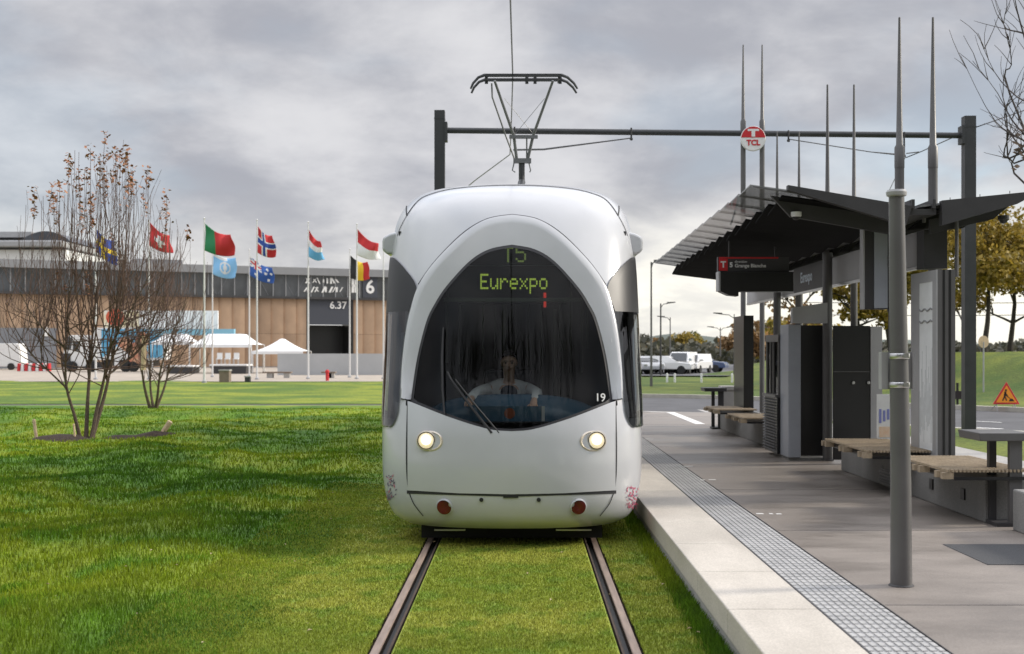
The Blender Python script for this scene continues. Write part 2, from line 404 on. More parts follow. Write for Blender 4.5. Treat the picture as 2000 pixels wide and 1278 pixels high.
# bank beyond the road: flat on the left, rising on the right
def bank_z(x,y,d):
    k=min(1,max(0,(x-14.5)/5)); t=min(1,max(0,(d-2.5)/9)); t=t*t*(3-2*t)
    return 0.1+k*1.65*t+0.10*mnoise.noise(Vector((x*0.15,y*0.15,0)))*min(1,d/4)
mb=MB(); pts=farc; k=len(pts); nd=26
dd=[0.32+ (j/nd)**1.7*44 for j in range(nd+1)]
for i,(x,y) in enumerate(pts):
    a=Vector(pts[min(i+1,k-1)])-Vector(pts[max(i-1,0)]); a.normalize(); nrm=Vector((-a.y,a.x))
    if i<26: nrm=nrm.lerp(Vector((0.06,1)),0.7*(1-i/26))
    for d_ in dd:
        xx,yy=x+nrm.x*d_,y+nrm.y*d_; mb.v.append(Vector((xx,yy,bank_z(xx,yy,d_))))
for i in range(k-1):
    for j in range(nd): 
        a=i*(nd+1)+j; mb.f.append([a,a+1,a+nd+2,a+nd+1]); mb.m.append(0)
struct(mb.build('grass_bank','bank',smooth=True,angle=180))
sheet('car_park','asphalt2',[(3,86),(22,84),(40,100),(40,170),(3,170)],0.16)
# hills on the horizon
M['hill']=mat('hazed wooded hill',(0.06,0.085,0.075),0.95,col2=(0.10,0.11,0.09),scale=0.02)  # muted blue-green: distance haze is put into the hill colour
mb=MB()
def hill(u,v):
    x=150+u*2600; y=2300+v*900
    h=44*math.exp(-((x-385)/150)**2)+30*math.exp(-((x-900)/300)**2)+6+5*mnoise.noise(Vector((x*0.008,v*2,0)))
    return (x,y,h*math.sin(math.pi*min(1,v*0.5+0.001)) if v<=1 else 0)
mb.grid(hill,90,10); struct(mb.build('hills','hill',smooth=True,angle=180))

# ---------------------------------------------------------------- grass blades (stuff)
def blades(name,m,pts,hmin,hmax,wid,lean,seed,zfn):
    r=np.random.default_rng(seed); n=len(pts)
    xs,ys=pts[:,0],pts[:,1]; zs=np.array([zfn(x,y) for x,y in pts])
    sc=np.clip(ys/8.0,0.8,2.6)
    h=r.uniform(hmin,hmax,n)*(np.clip((TL+.25-xs)/1.3,.30,1) if name=='grass' else 1); w=wid*r.uniform(0.7,1.3,n)*sc
    a=r.uniform(0,2*np.pi,n); ld=r.uniform(0,2*np.pi,n); l=h*lean*r.uniform(0.1,1,n)
    dx,dy=np.cos(a)*w,np.sin(a)*w; lx,ly=np.cos(ld)*l,np.sin(ld)*l
    V=np.empty((n,5,3))
    V[:,0]=np.stack([xs-dx,ys-dy,zs-0.01],1); V[:,1]=np.stack([xs+dx,ys+dy,zs-0.01],1)
    V[:,2]=np.stack([xs+dx*.75+lx*.4,ys+dy*.75+ly*.4,zs+h*.6],1); V[:,3]=np.stack([xs-dx*.75+lx*.4,ys-dy*.75+ly*.4,zs+h*.6],1)
    V[:,4]=np.stack([xs+lx,ys+ly,zs+h],1)
    me=bpy.data.meshes.new(name); me.vertices.add(n*5); me.vertices.foreach_set('co',V.reshape(-1))
    base=np.arange(n)*5
    lv=np.stack([base,base+1,base+2,base+3,base+3,base+2,base+4],1).reshape(-1)
    me.loops.add(n*7); me.loops.foreach_set('vertex_index',lv.astype(np.int32))
    me.polygons.add(n*2)
    ls=np.stack([np.arange(n)*7,np.arange(n)*7+4],1).reshape(-1); me.polygons.foreach_set('loop_start',ls.astype(np.int32))
    me.update(calc_edges=True); me.validate()
    me.materials.append(M[m]); o=bpy.data.objects.new(name,me); COL.objects.link(o); o['kind']='stuff'
    return o
def scatter(n,x0,x1,y0,y1,seed,fn):
    r=np.random.default_rng(seed)
    u=r.random(n); y=1/(1/y1+u*(1/y0-1/y1))         # density ~ 1/Y^2
    x=x0+(x1-x0)*r.random(n); 
    p=np.stack([x,y],1); keep=np.array([fn(a,b) for a,b in p]); return p[keep]
SOILS=[(-9.33,24.75,.75,.5),(-7.87,24.95,.8,.3)]
def in_view(x,y):
    for a,b,c_,d_ in SOILS:
        if ((x-a)/c_)**2+((y-b)/d_)**2<.8: return False
    return in_view0(x,y)
def in_view0(x,y): return (x/y)>-0.60 and (x/y)<0.45
pl=scatter(520000,-21,TL+0.45,6.2,38,1,lambda x,y:in_view(x,y) and x<TL+0.10+0.38*mnoise.noise(Vector((x*.7,y*.7,5)))+0.22*mnoise.noise(Vector((x*3,y*3,8))))
tag(blades('grass','blade',pl,0.022,0.068,0.0033,0.8,2,lawn_h),'longer uneven lawn grass left of the track','grass')
edge=0.042
def turf_ok(x,y): return in_view(x,y) and abs(x-RL)>edge and abs(x-RR)>edge and not (RL<x<RL+0.11) and not (RR-0.11<x<RR)
pt=scatter(215000,TL-.7,TR,6.2,16,3,turf_ok)
tag(blades('mown_grass','turfblade',pt,0.008,0.022,0.003,0.9,4,lambda x,y:max(0,lawn_h(x,y)) if x<TL else 0.0),'short mown grass between and beside the rails','grass')
def shaggy(n,xf,seed):                                # longer fringe along the platform wall and rails
    r=np.random.default_rng(seed); y=1/(1/20+r.random(n)*(1/6.2-1/20)); return np.stack([xf(r.random(n),n,r),y],1)
pe=shaggy(14000,lambda u,n,r:TR-0.005-np.abs(r.normal(0,0.05,n)),6)
tag(blades('fringe_grass','blade',pe,0.03,0.085,0.003,0.7,7,lambda x,y:0.0),'longer grass fringe along the foot of the platform edge','grass')
# fallen leaves on the grass
mb=MB()
for i in range(70):
    y=rng.uniform(6.6,22); x=rng.uniform(-0.40*y,1.0) if rng.random()<.7 else rng.uniform(0.85,1.12)
    z=(lawn_h(x,y)+0.06 if x<TL else 0.03); a=rng.uniform(0,6.3); s_=rng.uniform(0.011,0.02)
    c_,n_=math.cos(a)*s_,math.sin(a)*s_
    mb.add([(x-c_,y-n_,z),(x+n_*.6,y-c_*.6,z+0.008),(x+c_,y+n_,z+0.004),(x-n_*.6,y+c_*.6,z+0.01)],[(0,1,2,3)])
M['deadleaf']=mat('dry leaf',(0.30,0.22,0.11),0.8,col2=(0.38,0.32,0.20),scale=3)
tag(mb.build('fallen_leaves','deadleaf'),'dry fallen leaves scattered over the lawn and turf','leaves',kind='stuff')

# ---------------------------------------------------------------- rails
for x,lab,sd in((RL,'left grooved tram rail set in mown turf, on the lawn side',1),(RR,'right grooved tram rail set in mown turf, on the platform side',-1)):
    t=thing('rail',lab,'rail',(x,2,0),'tram rails')
    mb=MB(); mb.use(0); 
    mb.box(x-0.026,x+0.026,2,46,-0.01,0.006)
    mb.build('rail_head','rail',t,bevel=0.006)
    mb=MB(); g0,g1=(x+0.033,x+0.068) if sd==1 else (x-0.068,x-0.033)
    mb.box(min(g0,g1),max(g0,g1),2,46,-0.045,-0.030); mb.build('groove','rubber',t)
    mb=MB(); l0,l1=(x+0.068,x+0.082) if sd==1 else (x-0.082,x-0.068)
    mb.box(l0,l1,2,46,-0.04,-0.004); mb.build('guard_lip','railside',t)
# ================================================================ THE TRAM
def pchip(pts):
    xs=[p[0] for p in pts]; ys=[p[1] for p in pts]; n=len(xs)
    dl=[(ys[i+1]-ys[i])/(xs[i+1]-xs[i]) for i in range(n-1)]
    m=[dl[0]]+[0 if dl[i-1]*dl[i]<=0 else 2/(1/dl[i-1]+1/dl[i]) for i in range(1,n-1)]+[dl[-1]]
    def f(x):
        x=min(max(x,xs[0]),xs[-1])
        for i in range(n-1):
            if x<=xs[i+1]: break
        h=xs[i+1]-xs[i]; t=(x-xs[i])/h
        return (2*t**3-3*t*t+1)*ys[i]+(t**3-2*t*t+t)*h*m[i]+(-2*t**3+3*t*t)*ys[i+1]+(t**3-t*t)*h*m[i+1]
    return f
fA=pchip([(.17,1.03),(.22,1.09),(.3,1.135),(.45,1.18),(.7,1.205),(1.2,1.212),(2.4,1.208),(2.7,1.2),(2.95,1.18),(3.1,1.145),(3.25,1.06),(3.35,.955),(3.41,.84),(3.45,.66),(3.468,.42),(3.475,.02)])
fY0=pchip([(.17,10.86),(.25,10.74),(.45,10.68),(.7,10.67),(.95,10.69),(1.2,10.75),(1.5,10.86),(2.0,11.02),(2.4,11.18),(2.73,11.35),(3.0,11.52),(3.15,11.66),(3.28,11.85),(3.37,12.1),(3.43,12.45),(3.46,12.9),(3.475,13.6)])
fD=pchip([(.17,.78),(1,.84),(2.5,.95),(3.475,.9)])
NE=2.4
def sY(x,z):
    a=fA(z); u=min(abs(x)/a,0.9995)
    return fY0(z)+fD(z)*(1-(1-u**NE)**(1/NE))
def sN(x,z):
    e=1e-3; dx=(sY(x+e,z)-sY(x-e,z))/(2*e); dz=(sY(x,z+e)-sY(x,z-e))/(2*e)
    return Vector((dx,-1,dz)).normalized()
def U(dx,py,off=0.0,dy=0.0):           # dx: pixels right of the tram's axis
    Y=11.0
    for _ in range(14):
        x=dx/F*Y; z=H-(py-CY)/F*Y
        a=fA(min(max(z,.17),3.47)); x=max(-a*.999,min(a*.999,x)); Y=0.4*Y+0.6*sY(x,min(max(z,.17),3.47))
    z=H-(py-CY)/F*Y; x=dx/F*Y
    p=Vector((XC+x,sY(x,z),z))
    if off: p+=sN(x,z)*off
    p.y+=dy
    return p
def ST(t,z,Yend):                      # t in [-1,1] front, beyond that the side wall
    a=fA(z)
    if abs(t)<=1:
        th=abs(t)*math.pi/2
        x=a*math.sin(th)**(2/NE) if th>0 else 0.0; y=fY0(z)+fD(z)*(1-max(0,math.cos(th))**(2/NE))
        return Vector((XC+math.copysign(x,t),y,z))
    y0=fY0(z)+fD(z); k=abs(t)-1
    return Vector((XC+math.copysign(a,t),y0+(Yend-y0)*k,z))
tram=thing('tram','white egg-nosed tram with lit headlights standing at the platform','tram',(XC,11.5,0))
ARC1=[(0,421),(50,430),(97,459),(151,513),(182,559),(197,605),(206,650),(213,712),(216,779)]
ARC2=[(0,437),(48,446),(91,474),(141,524),(172,570),(188,615),(197,657),(205,715),(209,780)]
ARC3=[(0,477),(45,486),(84,510),(129,559),(152,594),(168,628),(186,700),(198,781)]
VEE=[(0,843),(45,838.5),(117.5,816.5),(200,784)]
def px_curve(pts,n):
    c=smooth_curve([(x,y,0) for x,y in pts],14); l=[0]
    for a,b in zip(c,c[1:]): l.append(l[-1]+(b-a).length)
    out=[]; j=0
    for i in range(n):
        s=l[-1]*i/(n-1)
        while j<len(l)-2 and l[j+1]<s: j+=1
        t=(s-l[j])/max(1e-9,l[j+1]-l[j]); q=c[j].lerp(c[j+1],min(1,t)); out.append((q.x,q.y))
    return out
def mirror(c): return [(-x,y) for x,y in c[:0:-1]]+c         # left ... apex ... right
def inpoly(x,y,P):
    r=False; n=len(P)
    for i in range(n):
        (a,b),(c,d)=P[i],P[i-1]
        if (b>y)!=(d>y) and x<(c-a)*(y-b)/(d-b)+a: r=not r
    return r
SWI=sorted([(U(x,y).z,U(x,y).x-XC+.035) for x,y in ((229,503.5),(207,525),(184,562),(198,606),(206.5,650),(214,714),(216.5,777),(221,812),(232,833))])
def SW(z): return interp(SWI,z)
# body shell with the windscreen opening cut out
YB=22.0
hole=[U(x,y) for x,y in mirror(px_curve(ARC2,30))]+[U(x,y+14) for x,y in mirror(px_curve(VEE,14))[::-1]]
HP=[(p.x-XC,p.z) for p in hole]
zs=[.17+.002*0]+[.19,.22,.26,.31,.38,.45]+[.5+.03*i for i in range(75)]+[2.75+.025*i for i in range(25)]+[3.375,3.395,3.41,3.425,3.44,3.45,3.458,3.465,3.47,3.475]
NT=56
ts=[-2,-1.6,-1.3,-1.1,-1.03]+[-1+2*i/NT for i in range(NT+1)]+[1.03,1.1,1.3,1.6,2]
mb=MB()
for z in zs:
    for t in ts: mb.v.append(ST(t,z,YB))
nt=len(ts)
for i in range(len(zs)-1):
    for j in range(nt-1):
        q=[i*nt+j,i*nt+j+1,(i+1)*nt+j+1,(i+1)*nt+j]
        c=sum((mb.v[k] for k in q),Vector())/4
        if c.y<12.4 and inpoly(c.x-XC,c.z,HP): continue
        tc_=(abs(ts[j])+abs(ts[j+1]))/2
        if c.z>1.12 and c.z<2.22 and tc_<1.05 and abs(c.x-XC)>SW(c.z): continue
        mb.f.append(q); mb.m.append(0)
mb.build('body','tram_white',tram,smooth=True,angle=60)
mb=MB()                                     # underside and rear closing wall
mb.prism([ST(t,.17,YB)+Vector((0,0,.012)) for t in ts],(0,0,.03)); mb.build('underside','underfloor',tram)
# windscreen surround: raised lip and bevel
A1,A2,A3=[mirror(px_curve(a,44)) for a in(ARC1,ARC2,ARC3)]
mb=MB(); rows=[]
rows.append([U(x,y,-0.006) for x,y in A1])
rows.append([U(x*.995,y+0.6,0.016) for x,y in A1])
rows.append([U(x*.35+X*.65,y*.35+Y_*.65,0.026) for (x,y),(X,Y_) in zip(A1,A2)])
rows.append([U(x,y,0.014) for x,y in A2])
mb2rows=[[U(x*.5+X*.5,y*.5+Y_*.5,0.0,0.035) for (x,y),(X,Y_) in zip(A2,A3)]]
n_=len(rows[0])
def rows_to(mb,rows):
    o=len(mb.v)
    for r in rows: mb.v.extend(r)
    for i in range(len(rows)-1):
        for j in range(len(rows[0])-1): mb.f.append([o+i*n_+j,o+i*n_+j+1,o+(i+1)*n_+j+1,o+(i+1)*n_+j]); mb.m.append(0)
rows_to(mb,rows+[[U(x*.5+X*.5,y*.5+Y_*.5,0.0,0.022) for (x,y),(X,Y_) in zip(A2,A3)],[U(x,y,0.0,0.055) for x,y in A3],[U(x*.985,y*.985+690*.015,0.0,0.10) for x,y in A3]])
mb.build('windscreen_surround','tram_white',tram,smooth=True,angle=50)
# glass (closed egg shape) and its black seal
out=A3+[(x,y) for x,y in mirror(px_curve(VEE,20))[::-1]][1:-1]
def polar(off,r0,r1,nr,dy):
    mb=MB(); rr=[r0+(r1-r0)*i/nr for i in range(nr+1)]; k=len(out)
    for r in rr:
        for x,y in out: mb.v.append(U(x*r,690+(y-690)*r,0.0,dy))
    for i in range(nr):
        for j in range(k): mb.f.append([i*k+j,i*k+(j+1)%k,(i+1)*k+(j+1)%k,(i+1)*k+j]); mb.m.append(0)
    return mb
g=polar(0,0.02,1.005,14,0.060); g.f.append(list(range(len(out)))); g.m.append(0)
ws=g.build('windscreen','windscreen',tram,smooth=True,angle=180)
polar(0,0.972,1.012,1,0.056).build('windscreen_seal','rubber',tram)
# front hood panel
def ycurve(c,x): return interp(sorted([(abs(a),b) for a,b in c]),abs(x))
veeS=px_curve(VEE,40); BOT=[(0,965.5),(100,963.5),(203,957.5)]
mb=MB(); cols=[-202+404*i/60 for i in range(61)]
def hoodrow(k,off,pad=0): return [U(x*(1+pad),(ycurve(veeS,x)-pad*300)*(1-k)+(ycurve(BOT,x)+pad*300)*k,off) for x in cols]
n_=61
rows_to(mb,[hoodrow(0,-0.05)]+[hoodrow(0.0,0.004)]+[hoodrow(k/24,0.008) for k in range(0,25)]+[hoodrow(1.0,0.002)]+[hoodrow(1,-0.02)])
mb.build('front_hood','tram_white',tram,smooth=True,angle=50)
def ribbon(mb,pts,w,off=0.004):
    mb=MB()
    P=[Vector((x,y,0)) for x,y in pts]; o=len(mb.v)
    for i,p in enumerate(P):
        d=(P[min(i+1,len(P)-1)]-P[max(i-1,0)]).normalized(); nrm=Vector((-d.y,d.x,0))*w/2
        for s_ in(1,-1): q=p+nrm*s_; mb.v.append(U(q.x,q.y,off))
    for i in range(len(P)-1): mb.f.append([o+2*i,o+2*i+1,o+2*i+3,o+2*i+2]); mb.m.append(0)
    mb.build('panel_gap','gap',tram)
ribbon(None,[(x,962.8-(abs(x)/203)**2*0+(-(abs(x)/203)*6.0)+4.5) for x in [-204+408*i/60 for i in range(61)]],6.2,0.0035)
for s_ in(-1,1):
    ribbon(None,px_curve([(s_*216,779),(s_*203.5,783),(s_*203,800),(s_*204.5,868),(s_*204,920),(s_*201,955)],40),2.6,0.0035)
    ribbon(None,px_curve([(s_*199,964),(s_*190,985),(s_*172,1008)],20),1.6,0.0035)
    ribbon(None,px_curve([(s_*183,556),(s_*151.5,512),(s_*98,457.5),(s_*50,428.5),(0,419.5)],40),1.6,0.004)
def xz(x,z,off=0.004): return Vector((XC+x,sY(x,z),z))+sN(x,z)*off
def ribbon_xz(mb,pts,w):
    mb=MB(); c=smooth_curve([(a,0,b) for a,b in pts],8); o=len(mb.v)
    for i,p in enumerate(c):
        d=(c[min(i+1,len(c)-1)]-c[max(i-1,0)]).normalized(); nrm=Vector((-d.z,0,d.x))*w/2
        for s_ in(1,-1): q=p+nrm*s_; mb.v.append(xz(q.x,q.z))
    for i in range(len(c)-1): mb.f.append([o+2*i,o+2*i+1,o+2*i+3,o+2*i+2]); mb.m.append(0)
    mb.build('panel_gap','gap',tram)
ribbon_xz(mb,[(-1.03,3.06),(-.93,3.22),(-.82,3.285),(-.55,3.345),(0,3.375),(.55,3.345),(.82,3.285),(.93,3.22),(1.03,3.06)],0.010)
for s_ in(-1,1):
    ribbon_xz(mb,[(s_*1.03,3.06),(s_*1.065,3.2)],0.012); ribbon_xz(mb,[(s_*1.03,3.06),(s_*1.085,2.95),(s_*1.12,2.86)],0.006)
for dx,py,r in((-58.5,976.5,4.0),(53.5,976.5,4.0)): 
    p=U(dx,py); mb=MB(); mb.lathe(p,(0,-1,0),[(0,0.008),(r/222,0.008),(r/222,-0.01)],14); mb.build('bumper_plug','rubber',tram)
p=U(-1,970); mb=MB(); mb.box(p.x-.065,p.x+.065,p.y-.008,p.y+.02,p.z-.012,p.z+.014)
mb.build('tow_eye_cover','rubber',tram)
# headlights
M['pearl']=mat('pearl bowl',(.62,.56,.48),.25,.3)
for s_ in(-1,1):
    c=U(s_*165.5,860.5); n=Vector((s_*0.10,-1,0.02)).normalized()
    h=MB(); 
    cc=U(s_*158,862); ax=Vector((1,0,0)); 
    ring=[]
    for k in range(3):
        for j in range(28):
            a=2*math.pi*j/28; ex=(0.118,0.104,0.060)[k]; ez=(0.093,0.080,0.060)[k]
            q=U(s_*158+math.cos(a)*ex*215,862-math.sin(a)*ez*222*0.98,(0.009,0.014,-0.012)[k]); h.v.append(q)
    for k in range(2):
        for j in range(28): h.f.append([k*28+j,k*28+(j+1)%28,(k+1)*28+(j+1)%28,(k+1)*28+j]); h.m.append(0)
    hl=h.build('headlight','pearl',tram,smooth=True,angle=50)
    b=MB(); b.lathe(c+n*0.0,n,[(0.087,0.0),(0.087,0.030),(0.078,0.034),(0.076,0.02)],28); b.build('bezel','pearl',hl,smooth=True,angle=40)
    b=MB(); b.lathe(c,n,[(0.0765,0.020),(0.06,0.030),(0.035,0.036),(0,0.038)],28); b.build('lens','headlamp',hl,smooth=True,angle=180)
    b=MB(); b.lathe(c,n,[(0.0775,0.0285),(0.0775,0.0305),(0.070,0.0305),(0.070,0.027)],28); b.build('lens_ring','rubber',hl,smooth=True,angle=40)
    b=MB(); b.lathe(c+Vector((0,0,0.006)),n,[(0.044,0.0375),(0.03,0.041),(0,0.042)],20); b.build('lamp_core','headcore',hl,smooth=True,angle=180)
    c=U(s_*130.5,990,0.0); nl=sN(c.x-XC,c.z)
    b=MB(); b.lathe(c,nl,[(0.073,-0.03),(0.073,0.012),(0.067,0.016),(.067,.0)],26); rl=b.build('tail_light','tram_white',tram,smooth=True,angle=40)
    b=MB(); b.lathe(c,(0,-1,-.08),[(0.066,0.014),(0.063,0.016),(0.03,0.010),(0,0.008)],26); b.build('lens','redlens',rl,smooth=True,angle=180)
# wrap-around side windows of the cab
for s_ in(-1,1):
    inner=px_curve([(s_*237,502),(s_*229,503.5),(s_*207,525),(s_*184,562),(s_*198,606),(s_*206.5,650),(s_*214,714),(s_*216.5,777),(s_*221,812),(s_*232,833),(s_*243,834)],46)
    mb=MB(); P=[]
    for x,y in inner: P.append(U(x,y,0.004))
    k=10
    for p in P:
        z=p.z; a=fA(z); t0=abs(p.x-XC)/a; th=math.asin(min(1,t0**(NE/2))) if t0<1 else math.pi/2
        tt=th/(math.pi/2)
        for j in range(k+1):
            f=j/k; t=tt+(1-tt)*min(1,f/0.7) if f<=0.7 else 1+(f-.7)/.3*0.055
            q=ST(s_*t,z,YB); nn_=Vector((s_*math.sin(min(1,t)*math.pi/2),-math.cos(min(1,t)*math.pi/2),0)); mb.v.append(q+nn_*0.015)
    for i in range(len(P)-1):
        for j in range(k): mb.f.append([i*(k+1)+j,i*(k+1)+j+1,(i+1)*(k+1)+j+1,(i+1)*(k+1)+j]); mb.m.append(1 if P[i].z>2.14 else 0)
    mb.build('cab_side_window',['cab_glass','side_dark'],tram,smooth=True,angle=60)
    # camera housing ears
    m2=MB(); x0=XC+s_*1.05; x1=XC+s_*1.28
    pr=[(x0,12.05,2.69),(x0,12.05,2.93),(XC+s_*1.20,12.05,2.895),(XC+s_*1.27,12.05,2.86),(x1,12.05,2.82),(x1,12.05,2.735),(XC+s_*1.235,12.05,2.69)]
    m2.prism(pr,(0,0.5,0)); m2.build('camera_housing','tram_white',tram,bevel=0.022)
    m2=MB(); m2.lathe((XC+s_*1.205,11.98,1.13),(s_,-0.2,0),[(0.036,0),(0.034,0.012),(0.02,0.024),(0,0.028)],14); m2.build('side_marker','redlens',tram,smooth=True,angle=180)
# little twig decals on the lower corners
def decal(s_,mi,cx,cy,w,h,n,seed):
    r=random.Random(seed); mb=MB(); 
    for i in range(n):
        dx=cx+r.gauss(0,.38)*w; py=cy+r.uniform(-.5,.5)*h; a=r.uniform(-1.2,1.2)+1.5; l=r.uniform(2.0,5.5); wd_=r.uniform(.5,1.3)
        mb.use(r.choice(mi))
        ca,sa=math.cos(a),math.sin(a)
        q=[(dx-ca*l,py-sa*l),(dx-sa*wd_,py+ca*wd_),(dx+ca*l,py+sa*l),(dx+sa*wd_,py-ca*wd_)]
        if max(abs(p[0]) for p in q)>247: continue
        mb.add([U(s_*x,y,0.004) for x,y in q],[(0,1,2,3)])
    mb.build('decal',['pink','purple'],tram)
decal(1,[0,0,1],235,972,15,40,64,3); decal(-1,[1,1,1,0],236,952,14,46,42,4)
# interior
mb=MB(); mb.box(XC-1.05,XC+1.05,11.5,13.3,0.30,0.36); mb.build('cab_floor','cab_dark',tram)
mb=MB(); mb.box(XC-1.15,XC+1.15,13.3,13.36,0.3,3.0); mb.build('cab_partition','cab_dark',tram)
for s_ in(-1,1):
    mb=MB(); mb.box(XC+s_*1.14-.01,XC+s_*1.14+.01,11.9,13.3,0.3,1.1); mb.build('cab_lining','cab_dark',tram)
mb=MB(); mb.box(XC-1.1,XC+1.1,11.9,13.3,2.86,2.9); mb.build('cab_ceiling','cab_dark',tram)
mb=MB(); r5=random.Random(5)
for x in (-.72,-.58,-.33,-.2,-.1,.02,.16,.3,.45,.5,.62,.74,.8): 
    w=r5.choice((.006,.008,.012,.02)); zt=r5.uniform(2.1,2.85); mb.box(XC+x-w,XC+x+w,13.255,13.295,r5.uniform(.9,1.8),zt)
mb.build('partition_post','cab_stripe',tram)
# dashboard: a broad rounded console
mb=MB()
def dash(u,v):
    x=(u*2-1); w=0.86; prof=math.sqrt(max(0,1-abs(x)**2.6)); a=v*math.pi*0.62
    return (XC+x*w, 11.52+0.10*abs(x)**2+0.26*(1-math.cos(a)), 1.08+0.25*prof*math.sin(a)+0.0*v)
mb.grid(dash,36,14); mb.build('dashboard','console',tram,smooth=True,angle=180)
mb=MB(); mb.box(XC-.92,XC+.92,11.30,11.95,1.02,1.08); mb.build('dashboard_shelf','cab_dark',tram)
pl=MB(); pl.box(XC-.32,XC+.30,11.22,11.235,1.10,1.235); bp=pl.build('route_board','console',tram)
pl=MB(); pl.box(XC+.272,XC+.30,11.214,11.219,1.10,1.235); pl.build('board_edge','white',bp)
pl=MB(); pl.lathe((XC-.02,11.219,1.17),(0,-1,0),[(0,.002),(.05,.002),(.05,0)],16); pl.build('board_badge',mat('orange badge',(0.35,0.10,0.05),.6),bp)
# destination display: dot matrix
GL={'T':["11111","00100","00100","00100","00100","00100","00100","00000","00000"],
'5':["11111","10000","11110","00001","00001","10001","01110","00000","00000"],
'E':["11111","10000","10000","11110","10000","10000","11111","00000","00000"],
'u':["00000","00000","10001","10001","10001","10011","01101","00000","00000"],
'r':["00000","00000","10110","11001","10000","10000","10000","00000","00000"],
'e':["00000","00000","01110","10001","11111","10000","01110","00000","00000"],
'x':["00000","00000","10001","01010","00100","01010","10001","00000","00000"],
'p':["00000","00000","11110","10001","10001","11110","10000","10000","10000"],
'o':["00000","00000","01110","10001","10001","10001","01110","00000","00000"]}
def matrix(mb,txt,xc,y,zt,px_,pz):
    w=len(txt)*6-1; x0=xc-w*px_/2
    for k,ch in enumerate(txt):
        for r_,row in enumerate(GL[ch]):
            for c_,b in enumerate(row):
                if b=='1':
                    x=x0+(k*6+c_)*px_; z=zt-r_*pz
                    mb.box(x-px_*.44,x+px_*.44,y-.003,y,z-pz*.44,z+pz*.44)
mb=MB(); mb.box(XC-.52,XC+.52,11.85,12.0,2.20,2.78); db=mb.build('display_case','cab_dark',tram)
mb=MB(); mb.box(XC-.66,XC+.66,11.78,11.80,2.215,2.25); mb.box(XC-.5,XC+.5,11.842,11.847,2.56,2.568); mb.build('case_edge',mat('greenish edge',(.16,.20,.17),.3),db)
mb=MB(); matrix(mb,'Eurexpo',XC+.022,11.845,2.475,.0158,.0215); mb.build('led_text','led',db)
for ch,xx in(('T',-.0615),('5',.0615)): mb=MB(); matrix(mb,ch,XC+.03+xx,11.845,2.735,.0205,.0215); mb.build('led_route_number','led2',db)
mb=MB(); mb.box(XC+.30,XC+.325,11.79,11.80,2.16,2.30); mb.build('indicator','ledred',db)
# number 19 on the glass and the wiper
mb=MB(); p=U(174,778,0.0,0.052); text_mesh(mb,'19',p,(1,0.36,0),(0,0.14,1),0.105,0.003,bold=0.001); mb.build('fleet_number','white',tram)
def on_glass(dx,py,lift): return U(dx,py,0.0,0.056-lift)
mb=MB()
mb.path([on_glass(-38,846,.06),on_glass(-75,800,.05),on_glass(-118,742,.045),on_glass(-126,726,.04)],[.014,.012,.010,.009],6)
mb.path([on_glass(-24,846,.06),on_glass(-66,797,.05),on_glass(-110,742,.045)],[.008,.008,.007],6)
mb.path([on_glass(-134,640,.022),on_glass(-136,700,.022),on_glass(-135,760,.022),on_glass(-131,812,.022)],[.009,.013,.013,.009],6)
mb.build('wiper','rubber',tram)
# driver's seat, bogies, deflector, rear of the vehicle
mb=MB(); mb.box(XC-.3,XC+.2,12.25,12.75,.78,.88); mb.box(XC-.3,XC+.2,12.72,12.82,.85,1.55); mb.build('driver_seat','seatcloth',tram,bevel=.04)
mb=MB(); mb.box(XC-.80,XC+.80,11.7,21.5,.06,.18)
for y in(13.0,14.8):
    for s_ in(-1,1): mb.lathe((XC+s_*.68,y,.29),(1,0,0),[(0,-.06),(.29,-.06),(.29,.06),(0,.06)],24)
mb.build('bogie','underfloor',tram)
mb=MB(); mb.box(XC-.82,XC+.82,11.15,11.2,.045,.19); mb.build('deflector_shade_slab','underfloor',tram)  # dark deflector slab, kept wide to stand in for shade under the nose
for x0,x1 in((-.70,-.42),(.40,.72)):
    mb=MB(); mb.box(XC+x0,XC+x1,11.10,11.145,.115,.128); mb.build('deflector_rod','steel',tram)
mb=MB()
for s_ in(-1,1):
    for y0,y1 in((13.0,14.3),(15.9,17.6),(17.7,19.4),(20.9,21.9)):
        mb=MB(); mb.box(XC+s_*1.209-.004,XC+s_*1.209+.006,y0,y1,1.15,2.45); mb.build('saloon_window','side_glass',tram)
for s_ in(-1,1):
    for y0 in(14.45,19.5):
        mb=MB(); mb.box(XC+s_*1.209-.006,XC+s_*1.209+.008,y0,y0+1.3,.32,2.5); dr=mb.build('door','tram_white',tram)
        mb=MB(); mb.box(XC+s_*1.209-.008,XC+s_*1.209+.011,y0+.06,y0+.62,.55,2.4); mb.box(XC+s_*1.209-.008,XC+s_*1.209+.011,y0+.68,y0+1.24,.55,2.4); mb.build('door_glass','side_glass',dr)
mb=MB(); mb.box(XC-1.05,XC+1.05,22.0,22.6,.3,3.2); mb.build('articulation_bellows','rubber',tram)
def section(name,y0,y1):
    mb=MB(); prof=[(fA(z),z) for z in(.2,.3,.6,1.2,2.4,2.7,2.95,3.1,3.25,3.35,3.41,3.45,3.468)]
    ring=[(XC+a,y0,z) for a,z in prof]+[(XC-a,y0,z) for a,z in prof[::-1]]
    mb.prism(ring,(0,y1-y0,0)); o=mb.build(name,'tram_white',tram,smooth=True,angle=35)
    mb=MB()
    for s_ in(-1,1): mb.box(XC+s_*1.209-.004,XC+s_*1.209+.006,y0+.4,y1-.4,1.15,2.45)
    mb.build('saloon_window','side_glass',o)
section('rear_section',22.6,32.0)
mb=MB(); mb.box(XC-.7,XC+.7,15.2,18.0,3.44,3.68); mb.box(XC-.6,XC+.6,24,30,3.44,3.75); mb.build('roof_equipment','grey_light',tram,bevel=.04)
